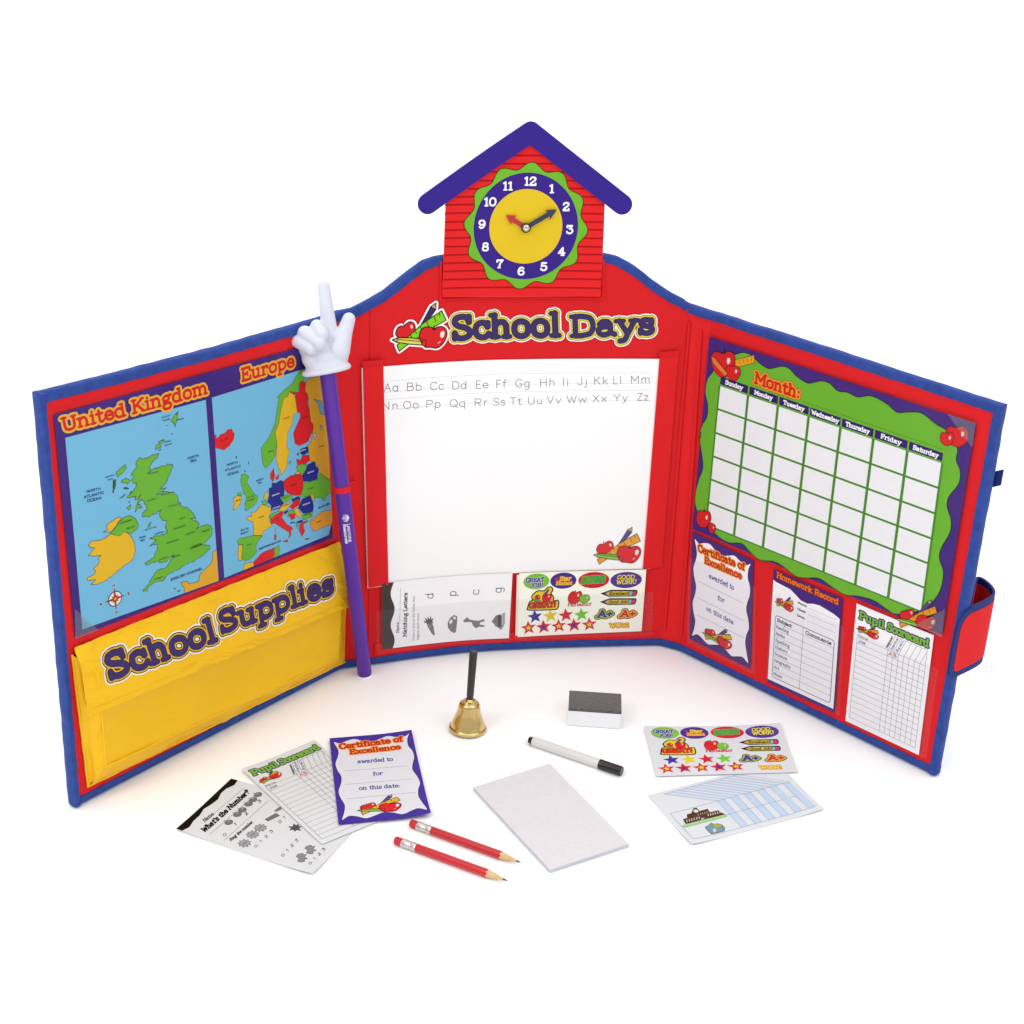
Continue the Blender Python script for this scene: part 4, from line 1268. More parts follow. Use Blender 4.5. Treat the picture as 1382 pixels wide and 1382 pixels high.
# Europe
S.z(280, 480, 7.678)
DY = 1074.9
E1 = lambda t: A(t); E2 = lambda t: A(t, DY)
J = lambda p, k=0.3, sd=1: jag(np.asarray(p).tolist(), k, sd, 2.0)
polys = [(J(E1('80,820 100,860 130,820 180,800 215,765 250,760 280,810 270,870 220,940 170,980 130,965 95,960 60,930 60,830'), .5, 2), rd),
 (E1('950,290 980,262 1015,280 1010,370 1040,400 1040,500 1060,600 1070,680 1100,720 1080,800 1040,890 950,935 905,910 890,800 960,640 960,600 930,580 910,400 860,385 850,365 870,370 900,385 950,370'), rd),
 (E1('850,370 905,410 930,590 890,610 880,700 830,800 820,950 850,980 830,1060 820,1150 790,1210 770,1240 735,1160 710,1080 720,900 700,790 740,700 760,560 790,440 830,420'), yl),
 (J(E1('1020,170 1000,262 960,270 950,350 890,380 850,370 830,420 790,440 760,560 740,700 700,790 720,900 700,1040 650,1120 600,1165 570,1110 555,960 580,920 640,840 700,700 720,560 740,440 720,430 800,350 870,300 930,200 985,120'), .5, 3), grn),
 (E1('1100,450 1180,470 1230,620 1170,600 1140,490'), '#6aa8c8'), (E1('1090,800 1125,805 1130,850 1110,870'), '#b8d4e4'), (E1('1170,715 1195,735 1185,770 1170,750'), '#8ab4cc'),
 (E2('1060,565 1110,610 1100,640'), yl),
 (E1('960,970 1040,940 1045,1000 1000,1025 965,1020'), nv), (E1('920,1080 940,1070 960,1090 985,1030 1050,1030 1060,1080 1020,1120 930,1130'), rd),
 (E2('920,70 960,50 1025,50 1020,110 980,150 930,120'), grn), (E2('900,150 935,120 970,145 930,155'), yl), (J(E2('1030,60 1110,20 1120,70 1155,100 1140,150 1130,210 1050,230 990,225 985,160 1020,110'), .3, 5), nv),
 (E1('1020,250 1330,150 1350,1290 1250,1275 1190,1235 1140,1195 1150,1165 1110,1100 1060,1095 1050,1010 1040,940 1075,880 1085,800 1100,720 1070,680 1060,600 1040,400 1010,370'), '#edb02c'),
 (J(E2('790,220 860,170 960,150 980,160 990,240 985,310 960,370 900,375 830,350 795,310'), .25, 6), rd), (J(E2('670,240 710,245 760,215 790,230 795,310 790,370 750,400 790,450 750,510 660,530 660,480 620,440 640,370 635,300 665,290'), .3, 7), nv),
 (E2('650,150 685,90 690,130 700,170 680,230 650,200'), rd), (E2('702,195 740,150 735,205 715,212'), rd), (E2('590,360 630,320 625,400 600,420 580,400'), yl), (E2('555,435 600,425 620,460 590,475'), grn),
 (E2('755,410 800,365 870,370 880,400 830,430 780,440'), grn), (E2('870,415 940,380 960,400 880,440'), nv), (E2('740,530 780,460 850,440 845,490 800,530 710,545'), yl), (E2('850,490 900,430 965,405 950,470 880,520'), rd),
 (E2('940,500 980,410 1060,375 1090,440 1100,490 1090,540 990,560'), nv), (E2('1060,365 1090,360 1110,420 1100,440'), yl),
 (J(E2('960,390 990,300 990,240 1060,230 1130,210 1150,160 1190,150 1230,200 1340,210 1340,300 1270,345 1240,370 1220,400 1210,430 1180,400 1130,390 1110,410 1080,360 1010,390'), .3, 8), grn),
 (E2('1280,345 1340,330 1340,420 1290,400'), '#e8883a'), (E2('985,575 1090,530 1080,590 1020,625 985,615'), grn), (E2('900,520 930,500 975,580 960,610 910,570'), yl), (E2('840,570 910,560 905,610 870,630'), rd),
 (E2('830,560 850,530 900,530 910,560 840,570 835,610'), grn), (E2('790,545 840,520 830,545 800,570'), nv), (E2('930,640 990,625 985,650 940,665'), nv), (E2('915,650 935,655 942,690 930,720'), grn),
 (J(E2('950,680 1000,640 1050,630 990,680 1010,740 980,800 950,740'), .4, 9), rd), (E2('1005,822 1055,815 1050,828 1010,832'), '#a02428'), (J(E2('1060,640 1110,610 1180,540 1300,520 1340,660 1200,700 1110,745 1070,710'), .3, 10), '#eda53a'),
 (J(E2('650,620 700,580 760,540 790,550 770,600 820,670 890,720 860,740 870,780 840,820 850,760 790,720 740,690 700,660 660,670'), .25, 11), rd), (E2('780,850 830,830 830,860'), rd), (E2('690,780 715,775 710,835 695,840'), rd), (E2('695,730 710,710 705,760'), yl),
 (E2('640,590 690,545 715,550 700,590 650,610'), grn), (J(E2('400,620 410,595 460,590 450,550 500,545 530,500 560,465 640,490 660,495 655,560 630,600 650,650 665,690 620,720 580,740 570,790 475,785 480,720 470,650'), .3, 12), yl),
 (J(E2('305,850 330,820 440,795 480,790 570,795 520,850 500,910 510,960 460,1020 400,1050 350,1030 365,880 320,885'), .3, 13), grn), (E2('320,885 365,885 355,1050 320,1040 315,980'), yl),
 (E2('480,1060 560,970 690,915 695,980 680,1020 600,1100 485,1140'), rd), (E2('695,920 740,885 750,940 740,990 700,1060 685,1020'), grn), (E2('385,1075 475,1065 485,1120 355,1200'), yl),
 (J(E2('350,160 380,150 430,180 410,240 440,290 480,350 520,390 510,440 470,490 400,530 385,520 400,480 380,460 400,420 400,370 370,350 360,280 345,230'), .5, 14), grn), (J(E2('265,400 310,365 320,380 350,375 345,450 290,520 260,520 280,460'), .4, 15), yl), (E2('312,350 345,340 355,368 320,375'), grn),
 (E1('290,1045 303,1040 300,1070'), '#3a4a4a'), (E1('425,1095 432,1125 422,1120'), grn), (E2('380,115 395,120 388,135'), grn), (E1('925,1020 945,1000 940,1040'), nv), (E1('845,1105 865,1085 855,1130'), grn)]
S.regions(polys, 0.55, '#3f4a3a', 1, eu, d=0.42)
lab('NORTH', 195, 1148, 118, 22, .3); lab('ATLANTIC', 178, 1202, 165, 24, .27); lab('OCEAN', 205, 172 + DY, 115, 26, .27)
lab('NORTH', 500, 235, 80, 18, .3, dy=DY); lab('SEA', 520, 258, 46, 18, .3, dy=DY); lab('BAY OF', 340, 748, 86, 18, .3, dy=DY); lab('BISCAY', 342, 782, 84, 18, .3, dy=DY)
lab('MEDITERRANEAN SEA', 530, 940, 232, 19, .38, dy=DY); lab('BLACK SEA', 1148, 515, 118, 20, .4, dy=DY); lab('ADRIATIC', 855, 665, 50, 13, .1, dy=DY)
for t, x, y, w, c in [('GERMANY', 668, 385, 78, '#e8e6f0'), ('BELARUS', 1036, 150, 66, '#e8e6f0'), ('ROMANIA', 986, 482, 74, '#e8e6f0'), ('SWITZERLAND', 672, 520, 80, '#c8c6e0'), ('POLAND', 862, 280, 62, '#5a1414'), ('UKRAINE', 1034, 318, 66, '#1f4a22'), ('FRANCE', 524, 615, 60, '#5a4a14'), ('SPAIN', 406, 900, 48, '#1f4a22'), ('TURKEY', 1126, 662, 52, '#5a4a14'), ('ITALY', 708, 625, 30, '#5a1414'), ('CZECH', 778, 412, 66, '#1f4a22'), ('AUSTRIA', 776, 492, 62, '#5a4a14'), ('UNITED', 412, 408, 72, '#1f4a22'), ('KINGDOM', 412, 440, 76, '#1f4a22'), ('BULGARIA', 1000, 585, 66, '#1f4a22'), ('IRELAND', 290, 440, 52, '#5a4a14')]:
    lab(t, x, y, w, 14, .36, c, DY, .95)
for t, x, y, w, c in [('SWEDEN', 784, 664, 66, '#5a4a14'), ('FINLAND', 978, 658, 62, '#5a1414'), ('NORWAY', 624, 1008, 62, '#1f4a22'), ('ICELAND', 134, 890, 78, '#5a1414'), ('RUSSIA', 1154, 955, 52, '#5a4a14'), ('ESTONIA', 962, 996, 56, '#d8d6e8')]:
    lab(t, x, y, w, 14, .33, c, 0, .95)
# titles
S.z(20, 460, 3.453)
ink = [(2.5, '#f2b83a'), (0, '#dd2a26')]
S.text('United', (225, 427), (522, 352), (212, 357), 1.0, ink, 1)
S.text('Kingdom', (548, 345), (900, 248), (540, 275), 1.0, ink, 1 + 2)
S.z(280, 480, 7.678)
S.text('Europe', (352, 278), (905, 118), (342, 128), 1.0, ink, 1)
S.finish('map_sheet', '#452a80', INK, thick=.5, label='purple framed wall map sheet titled United Kingdom and Europe behind clear vinyl', cat='map')

# ------------------------------------------------------------------ calendar
S = Sheet([(957.4, 454.4), (1316.8, 571.8), (1271, 856.8), (934.2, 713.8)], BD, 0.0034)
S.run = 9
z7 = lambda x, y: (900 + x / 2.867, 440 + y / 2.867)
zq = lambda x, y: (930 + x / 6.581, 440 + y / 6.581)
bp = [zq(*p) for p in pts_of('225,330 300,270 400,255 480,235 560,262 620,325 700,375 760,370 830,357 890,378 960,450 1050,505 1110,500 1180,487 1250,510 1320,575')]
bp += [z7(*p) for p in pts_of('700,257 740,275 790,270 850,300 890,333 930,333 985,337 1040,378 1085,405 1112,440 1125,480 1120,520 1135,560 1130,610 1092,660 1085,700 1100,750 1095,800 1062,860 1055,900 1070,950 1062,1010 1035,1060 980,1100 890,1115 850,1095 800,1062 740,1045 690,1040 640,1010 590,977 540,975 500,968 450,930 410,910 360,905 320,872 290,842 240,838 200,815 160,772 128,735 110,690 112,640 125,590 140,540')]
bp += [zq(*p) for p in pts_of('95,1000 110,900 160,800 165,700 145,580 165,470 215,400')]
S.o = (0, 0, 1)
S.shape(S.L(bp), '#72bb36', 0, 1.1, '#1c2a20', smooth=True, d=.6)
gtl, gtr, gbr, gbl = S.L([(971.8, 510), (1273.9, 614.4), (1244.5, 826), (953, 708)])
h1 = S.L([(970.9, 520)])[0]
fr = 1 - 0.062


def gp(u, v): return (gbl * (1 - u) + gbr * u) * (1 - v) + (gtl * (1 - u) + gtr * u) * v


days = ['Sunday', 'Monday', 'Tuesday', 'Wednesday', 'Thursday', 'Friday', 'Saturday']
hv = 0.957
dg = '#4f8f2c'
S.shape([gp(-.003, -.004), gp(1.003, -.004), gp(1.003, hv - .004), gp(-.003, hv - .004)], dg, 2, d=.8)
gu, gv = 0.0058, 0.0075
for i in range(7):
    S.poly([gp(i / 7 + gu * .6, hv + .004), gp((i + 1) / 7 - gu * .6, hv + .004), gp((i + 1) / 7 - gu * .6, 1.012), gp(i / 7 + gu * .6, 1.012)], hexc('#3a2569'), 3)
    w = {6: .60, 7: .68, 9: .86, 8: .72}[len(days[i])] / 7
    c0 = (i + .5) / 7
    S.text(days[i], gp(c0 - w / 2, hv + .014), gp(c0 + w / 2, hv + .014), gp(c0 - w / 2, 1.002), 1.1, [(0, '#f4f2f6')], 4, local=True, d=.22)
    for j in range(6):
        va, vb = hv * (1 - (j + 1) / 6), hv * (1 - j / 6)
        S.poly([gp(i / 7 + gu, va + gv * .8), gp((i + 1) / 7 - gu, va + gv * .8), gp((i + 1) / 7 - gu, vb - gv), gp(i / 7 + gu, vb - gv)], hexc('#edecee'), 3)
S.z(930, 440, 6.581)
S.text('Month:', (578, 512), (985, 655), (592, 398), 1.0, [(2.6, '#2a2420'), (2.2, '#f2a02e'), (0, '#dd2a26')], 2)
S.z(900, 440, 2.867)
p = S.L([(525, 291), (1078, 480)]); S.line(p[0], p[1], .5, '#3a6a24', 2)
# corner art
S.z(930, 440, 6.581)
S.shape(S.L('410,300 580,258 585,325 415,368'), '#f0a82c', 6, .6, '#5a4418', d=.3)
for k in range(4): p = S.L([(445 + k * 36, 300 - k * 8), (450 + k * 36, 335 - k * 8)]); S.line(p[0], p[1], .6, '#5a4418', 8)
apple(S, '200,280 220,235 265,230 305,245 350,225 395,240 412,300 400,370 360,420 330,450 280,450 235,410 205,340', 9, 1.0)
apple(S, '330,380 350,350 390,358 420,352 455,385 452,440 415,485 380,480 340,435', 12, .9, stem=False)
S.shape(S.L('200,265 235,285 345,420 325,445 225,340 205,290'), '#e8873a', 15, .6, '#6a3014', d=.3)
S.z(900, 440, 2.867)
apple(S, '1080,410 1095,388 1120,392 1150,388 1168,415 1160,450 1130,468 1100,455', 6, .9)
apple(S, '1058,430 1065,412 1085,415 1105,412 1112,435 1100,458 1080,462 1063,450', 9, .8)
apple(S, '115,740 122,715 142,715 165,718 172,745 160,772 140,780 120,765', 6, .9)
apple(S, '162,775 168,762 180,765 190,775 186,795 175,802 165,792', 9, .7)
S.z(1120, 780, 7.678)
o, a, b = S.L([(690, 480), (1110, 570), (690, 190)])
a2, b2 = S.L([(1110, 530), (720, 160)])
clip_art(S, o + np.array([0, -4]), a2 - o, b2 - o, 6, edge=.9, ruler='#ee9a2c')
S.finish('calendar_sheet', '#4b2d80', INK, thick=.5, label='purple and green monthly calendar chart with a blank day grid on the right panel', cat='calendar')


# ------------------------------------------------------------------ small cards
def certificate(s, g='#ece9f2'):
    s.z(220, 960, 3.637)
    b = [(s.W * x, s.H * y) for x, y in [(.045, .945), (.12, .925), (.2, .95), (.3, .965), (.4, .93), (.5, .915), (.6, .94), (.7, .965), (.8, .94), (.9, .935), (.965, .965), (.93, .9), (.925, .82), (.96, .76), (.965, .68), (.93, .6), (.915, .53), (.95, .45), (.965, .37), (.93, .3), (.915, .22), (.94, .14), (.97, .045), (.88, .075), (.8, .06), (.7, .035), (.6, .065), (.5, .08), (.4, .055), (.3, .035), (.2, .065), (.12, .075), (.04, .04), (.07, .12), (.085, .2), (.05, .28), (.035, .36), (.07, .44), (.085, .52), (.05, .6), (.035, .68), (.07, .76), (.085, .84)]]
    s.shape(b, g, 0, .8, '#2c2140', smooth=True, d=.35)
    ink = [(1.3, '#f0a040'), (0, '#c8281e')]
    s.text('Certificate of', (868, 188), (1180, 152), (862, 160), .9, ink, 2, d=.3)
    s.text('Excellence', (918, 212), (1168, 184), (914, 185), 1.2, ink, 2, d=.3) if False else s.text('Excellence', (918, 214), (1168, 188), (914, 188), .9, ink, 4, d=.3)
    for t, bl, br, tl in [('awarded to', (955, 257), (1130, 244), (953, 237)), ('for', (1030, 318), (1080, 313), (1029, 298)), ('on this date:', (962, 388), (1166, 374), (961, 368))]:
        s.text(t, bl, br, tl, .7, [(0, '#3c3496')], 2, d=.2)
    for a, b in [((892, 293), (1202, 268)), ((893, 360), (1222, 332)), ((902, 430), (1240, 399))]:
        p = s.L([a, b]); s.line(p[0], p[1], .45, '#6a62b8', 2)
    o, a, b = s.L([(955, 512), (1175, 490), (950, 425)])
    clip_art(s, o, a - o, b - o, 2, edge=1.1, ruler='#e8b52e')


def scorecard(s, lc='#4c4c50', fullgrid=True):
    W, H = s.W, s.H
    s.text('Pupil', (W * .05, H * .885), (W * .385, H * .885), (W * .05, H * .955), .95, [(1.5, '#45366e'), (0, '#7fbd35')], 0, local=True, d=.3)
    s.text('Scorecard', (W * .42, H * .885), (W * .955, H * .885), (W * .42, H * .955), .95, [(1.5, '#45366e'), (0, '#7fbd35')], 2, local=True, d=.3)
    clip_art(s, (W * .03, H * .775), (W * .30, 0), (0, H * .10), 0, edge=1.2)
    yt, y0, x0, x1, xg = H * .735, H * .045, W * .05, W * .945, W * .46
    s.text('Name', (x0, yt + 1), (x0 + W * .14, yt + 1), (x0, yt + 4), .9, [(0, '#45454c')], 0, local=True, d=.2)
    rows = 14; w = .38
    for i in range(rows + 1):
        y = yt + (y0 - yt) * i / rows
        s.line((x0, y), (x1, y), w, lc, 0)
    for x in [x0] + [xg + (x1 - xg) * k / 7 for k in range(8)]: s.line((x, y0), (x, yt), w, lc, 1)
    tt = H * .865; sh = W * .075
    s.line((xg + sh, tt), (x1, tt), w, lc, 0)
    for k in range(8):
        x = xg + (x1 - xg) * k / 7
        s.line((x, yt), (min(x + sh, x1), tt if x + sh <= x1 + .1 else yt + (tt - yt) * (x1 - x) / sh), w, lc, 1)
    s.line((x1, yt), (x1, tt), w, lc, 2)
    rh = (yt - y0) / rows
    s.text('Joe', (x0 + 2, yt - rh * .8), (x0 + 13, yt - rh * .8), (x0 + 2, yt - rh * .15), .6, [(0, '#5a5aa0')], 2, font='sans', local=True, d=.2)
    s.text('A', (xg + 1.5, yt - rh * .8), (xg + 6.5, yt - rh * .8), (xg + 1.5, yt - rh * .1), .7, [(0, '#d84a4a')], 2, font='sans', local=True, d=.2)
    s.text('B-', (xg + (x1 - xg) / 7 + .8, yt - rh * .8), (xg + (x1 - xg) / 7 + 7, yt - rh * .8), (xg + (x1 - xg) / 7 + .8, yt - rh * .1), .7, [(0, '#d84a4a')], 2, font='sans', local=True, d=.2)
    for k, t, c in [(-.75, 'Assignment', '#45454c'), (.2, 'Maths', '#5a5aa0'), (1.2, 'Spell', '#5a5aa0')]:
        x = xg + (x1 - xg) * (k + .6) / 7
        s.text(t, (x, yt + 1.5), (x + sh * .85, tt - 1.5), (x - 3.2, yt + 2.4), .8, [(0, c)], 3, local=True, d=.2)


def star(s, cx, cy, r, col, layer, rot=0.0, inner=None):
    p = []
    for i in range(10):
        a = math.pi / 2 + rot + i * math.pi / 5; q = r if i % 2 == 0 else r * .42
        p.append((cx + q * math.cos(a), cy + q * math.sin(a)))
    s.shape(p, col, layer, d=.22)
    if inner: star(s, cx, cy, r * .42, inner, layer + 1, rot)


SREF = [(869.8, 981.5), (1052.4, 978), (1077.2, 1042), (885.4, 1047.5)]


def stickers(s):
    s.z(860, 960, 5.119)
    def ell(c, r, col):
        p = s.L([(c[0], c[1]), (c[0] + r[0], c[1]), (c[0], c[1] - r[1])])
        a, b = np.linalg.norm(p[1] - p[0]), np.linalg.norm(p[2] - p[0])
        s.shape([(p[0][0] + a * math.cos(t), p[0][1] + b * math.sin(t)) for t in np.linspace(0, 2 * math.pi, 48, endpoint=False)], col, 0, d=.35)
    ell((192, 152), (98, 39), '#82cc3a'); ell((395, 149), (98, 40), '#4c3a98'); ell((622, 146), (115, 40), '#dc2836'); ell((862, 145), (116, 40), '#5a3f9c')
    for a, b in [((760, 128), (965, 122)), ((752, 146), (974, 142)), ((770, 165), (958, 162))]:
        p = s.L([a, b]); s.line(p[0], p[1], .5, '#7c64c0', 1)
    rnd = random.Random(2)
    for k in range(9):
        x, y = [(540, 130), (575, 118), (650, 116), (700, 130), (715, 160), (540, 165), (600, 178), (660, 178), (690, 172)][k]
        p = s.L([(x, y)])[0]; s.ellipse(p[0], p[1], 1.2, 1.2, ['#4c3a98', '#7a2a6a'][k % 2], 1, k=8)
    T = lambda t, bl, br, tl, pen, inks, lay=2, **k: s.text(t, bl, br, tl, pen, inks, lay, d=.24, **k)
    T('GREAT', (112, 158), (250, 154), (108, 134), 1.0, [(.5, '#e8f0e0'), (0, '#3f3490')])
    T('JOB!', (150, 183), (250, 180), (146, 160), 1.0, [(.5, '#e8f0e0'), (0, '#3f3490')], 4)
    p = s.L([(344, 141)])[0]; star(s, p[0], p[1], 3.6, '#e03a2c', 1)
    T('Star', (366, 152), (452, 148), (362, 128), .95, [(.55, '#d8503a'), (0, '#f6d44a')]); T('Student', (345, 172), (468, 170), (341, 151), .95, [(.5, '#d8503a'), (0, '#f6c44a')], 4)
    T('SUPER!', (538, 166), (706, 158), (532, 130), 1.0, [(1.1, '#d8c040'), (.5, '#2c6a3c'), (0, '#58b050')])
    T('GOOD', (792, 142), (920, 139), (788, 120), .9, [(.4, '#3a2a70'), (0, '#f2e04a')]); T('WORK!', (796, 168), (945, 164), (792, 143), .9, [(.4, '#3a2a70'), (0, '#f2e04a')], 4)
    # GREAT! apple sticker
    s.shape(s.L('165,285 172,255 190,248 180,225 215,200 262,200 290,182 318,182 332,200 322,212 348,232 358,252 390,250 402,272 398,295 350,300 180,300'), '#f0cf3c', 0, 1.7, '#1c181a', smooth=True, d=.3)
    apple(s, '205,230 215,222 232,222 246,232 240,246 220,248', 2, .5); apple(s, '262,225 275,215 298,218 322,218 334,235 322,256 295,262 270,250', 2, .5)
    s.shape(s.L('262,222 292,192 305,196 280,226'), '#7a4a9a', 5, .4, '#2b2440', d=.25)
    s.shape(s.L('188,242 205,240 255,250 250,258 205,254'), '#6ab03a', 5, .4, '#25451c', d=.25)
    T('GREAT!', (176, 292), (382, 286), (172, 260), 1.0, [(.5, '#6a1418'), (0, '#e0382c')], 5)
    # Fantastic
    apple(s, '462,238 470,212 495,203 515,210 540,202 562,218 562,245 545,262 510,268 478,260', 0, .7); apple(s, '550,240 560,224 585,222 610,222 630,238 624,256 598,264 565,260', 3, .6, '#84c83c', '#2c5a20')
    T('Fantastic!', (474, 284), (658, 280), (470, 264), .95, [(0, '#c8242c')], 0)
    # pencils
    for k, (dy, t) in enumerate([(0, 'Excellent!'), (44, 'Good Job!')]):
        x = k * 14
        s.shape(s.L([(700 + x, 215 + dy), (768 + x, 196 + dy - k), (965 + x, 195 + dy), (976 + x, 203 + dy), (978 + x, 222 + dy), (968 + x, 229 + dy), (770 + x, 232 + dy)]), '#1c181a', 0, d=.25)
        s.shape(s.L([(735 + x, 214 + dy), (765 + x, 203 + dy), (765 + x, 226 + dy)]), '#dba87c', 1, d=.22)
        s.shape(s.L([(764 + x, 203 + dy), (918 + x, 202 + dy), (920 + x, 225 + dy), (764 + x, 226 + dy)]), '#e8cc3c', 1, d=.22)
        s.shape(s.L([(921 + x, 202 + dy), (938 + x, 202 + dy), (940 + x, 225 + dy), (923 + x, 225 + dy)]), '#7cc8dc', 1, d=.22)
        s.shape(s.L([(941 + x, 202 + dy), (968 + x, 202 + dy), (970 + x, 225 + dy), (943 + x, 225 + dy)]), '#d8445c', 1, d=.22)
        T(t, (768 + x, 223 + dy), (918 + x, 222 + dy), (767 + x, 205 + dy), .85, [(0, '#2a2018')])
    for bl, br, tl, c in [((730, 345), (846, 341), (724, 304), '#4c3a98'), ((906, 343), (1022, 339), (899, 303), '#dc2a30')]:
        s.text('A+', bl, br, tl, 1.2, [(2.9, '#16141a'), (1.7, '#b8cc3c' if c[1] == '4' else '#f2c03c'), (0, c)], 0, d=.28)
    for k, c in enumerate(['#4538a0', '#ead22e', '#dc2436', '#7ed03c']):
        p = s.L([(237 + k * 121, 336 - k * 3)])[0]; star(s, p[0], p[1], 11.4, c, 0, .12)
    for k, c in enumerate(['#f0d83c', '#4538a0', '#f0d83c', '#4538a0', '#f0d83c']):
        p = s.L([(203 + k * 120, 397 - k * 4)])[0]; star(s, p[0], p[1], 11.6, '#dc2436', 2, .1, c)
    T('WOW!', (852, 402), (1006, 400), (838, 374), 1.0, [(.8, '#d8642c'), (0, '#f6d83c')], 0)


SW = 107.0


def worksheet_band(s, col):
    H, W = s.H, s.W
    pts = [(0, H)] + [(x, H * .925 - 2.8 * math.sin(x / W * 4.2 * math.pi) - 1) for x in np.linspace(0, W, 60)] + [(W, H)]
    s.shape(pts, col, 0, d=.4)


def rot_sheet(corners):
    """text runs along the first side"""
    return corners


# in the centre panel: matching worksheet, turned on its side (its top is the dark left band)
cs = [(516.2, 876.5), (515.6, 787.5), (691.7, 773.7), (686.7, 861.3)]
S = Sheet(cs, BD, 0.0048); S.run = 6
worksheet_band(S, '#4a4542')
S.z(500, 760, 6.91)
S.text('Name', (268, 650), (268, 552), (238, 651), .8, [(0, '#77737a')], 1, d=.2)
p = S.L([(272, 545), (281, 228)]); S.line(p[0], p[1], .4, '#8a868c', 1)
S.text('Matching Letters', (338, 685), (346, 275), (300, 688), .9, [(0, '#38343a')], 1, d=.22)
S.text('Draw a line to the letter that', (410, 720), (414, 305), (388, 721), .7, [(0, '#a5a1a6')], 1, d=.2)
S.text('begins each word', (452, 716), (455, 470), (430, 717), .7, [(0, '#a5a1a6')], 1, d=.2)
for t, x, y in [('d', 588, 333), ('p', 800, 312), ('c', 1014, 298), ('g', 1225, 278)]:
    S.text(t, (x, y), (x + 1, y - 58), (x - 82, y + 5), .42, [(0, '#54505a')], 1, font='sans', d=.25)
gy, gd = '#8c888a', '#4c484a'
S.shape(S.L('525,560 570,555 585,590 598,665 590,672 570,650 540,600'), gy, 1, .5, gd, d=.3); S.shape(S.L('497,535 520,545 505,505 535,530 530,495 552,525 560,488 568,525 588,510 575,545 590,560 530,562 500,552'), '#6a6668', 3, d=.3)
S.shape(S.L('722,560 745,510 780,485 808,500 805,550 795,640 780,650 745,630 725,600'), gy, 1, .5, gd, d=.3); S.shape(S.L('735,545 758,520 765,550 740,570'), '#f0eef0', 3, d=.3); S.shape(S.L('770,500 790,498 800,520 775,522'), '#f0eef0', 3, d=.3)
S.shape(S.L('865,540 885,520 905,505 915,525 960,535 1010,540 1060,522 1062,538 1020,552 1015,575 1060,580 1058,592 1010,590 985,605 960,585 945,550 900,545 880,550'), gy, 1, .5, gd, d=.3)
S.shape(S.L('1130,545 1150,520 1170,490 1210,478 1225,490 1225,590 1205,605 1170,590 1150,560'), gy, 1, .5, gd, d=.3); S.shape(S.L('1185,490 1218,485 1215,592 1190,595'), '#5c585a', 3, d=.3)
S.shape(S.L('1232,470 1250,460 1250,560 1225,615 1200,618 1235,570'), '#b8b4b6', 3, .4, gd, d=.3)
S.finish('matching_letters_worksheet', '#f6f5f6', INK, thick=.3, label='white matching letters worksheet lying sideways in the pocket under the write-on board', cat='worksheet')

SB = [(700.9, 773.7), (872.3, 768.7), (865.8, 851.9), (698.7, 859.9)]
S = Sheet(SB, BD, 0.0048, ref=SREF); S.run = 6
stickers(S)
S.finish('sticker_sheet', '#fffaea', INK, thick=.25, label='cream sheet of reward stickers in the clear pocket on the centre panel', cat='sticker sheet', group='sheets of reward stickers')
S = Sheet([(697.6, 776), (869, 772.5), (866, 849.5), (695.5, 858)], BD, 0.0043); S.run = 6
S.finish('sticker_sheet', '#faf4e0', INK, thick=.25, label='second cream sticker sheet peeking out behind the front one in the centre pocket', cat='sticker sheet', group='sheets of reward stickers')

# right panel cards
CREF = [(444.6, 996.3), (555.4, 987.5), (581.6, 1100.8), (457, 1112.6)]
S = Sheet([(934.2, 717.5), (1016.8, 756.5), (1012.3, 903), (930.7, 862.2)], BD, 0.0022, ref=CREF); S.run = 9
certificate(S, '#f0edf2')
S.finish('certificate_card', '#54327f', INK, label='purple bordered certificate card in the leftmost clear pocket of the right panel', cat='certificate', group='certificate cards')
S = Sheet([(1044, 768.5), (1137.2, 808), (1126, 962.3), (1035.3, 920.4)], BD, 0.0022); S.run = 9
W_, H_ = S.W, S.H
S.z(900, 700, 2.867)
body = [(0, 0), (W_, 0)] + [(W_, H_ * .82)] + [(W_ * x, H_ * y) for x, y in [(.97, .83), (.9, .845), (.8, .855), (.7, .865), (.6, .855), (.52, .835), (.42, .84), (.34, .87), (.26, .895), (.15, .9), (.05, .905), (0, .915)]]
S.shape([(x * .985 + 1.5 * .3, y) for x, y in body], '#eeecf0', 0, .6, '#2c2140', d=.4, clip=[(0, H_ * .03), (W_ * .985, H_ * .03), (W_ * .985, H_), (0, H_)])
S.text('Homework Record', (425, 228), (664, 335), (427, 204), .95, [(1.2, '#8a2a2c'), (0, '#f0782c')], 2, d=.28)
clip_art(S, (W_ * .05, H_ * .70), (W_ * .28, 0), (0, H_ * .13), 2, edge=1.2)
for k, t in enumerate(['Name:', 'Class:', 'Date:']):
    y = H_ * (.80 - k * .055); S.text(t, (W_ * .38, y), (W_ * (.52 - .01 * k), y), (W_ * .38, y + 3.4), 1.2, [(0, '#55505c')], 2, local=True, d=.2)
    S.line((W_ * .54, y), (W_ * .93, y), .4, '#9a96a2', 2)
fx0, fx1, fy0, fy1 = W_ * .07, W_ * .93, H_ * .07, H_ * .62
rrp = []
for cx, cy, a0 in [(fx1 - 4, fy1 - 4, 0), (fx0 + 4, fy1 - 4, 90), (fx0 + 4, fy0 + 4, 180), (fx1 - 4, fy0 + 4, 270)]:
    for k in range(6): rrp.append((cx + 4 * math.cos(math.radians(a0 + k * 18)), cy + 4 * math.sin(math.radians(a0 + k * 18))))
S.shape(rrp, '#eeecf0', 2, .9, '#4a4652', d=.3)
rows = ['Reading', 'Maths', 'Spelling', 'History', 'Science', 'Geography', 'Art', 'Music']
hh = (fy1 - fy0) / 9.2
S.text('Subject', (fx0 + 3, fy1 - hh * .85), (fx0 + 27, fy1 - hh * .85), (fx0 + 3, fy1 - hh * .3), 1.1, [(0, '#5a5468')], 4, local=True, d=.2)
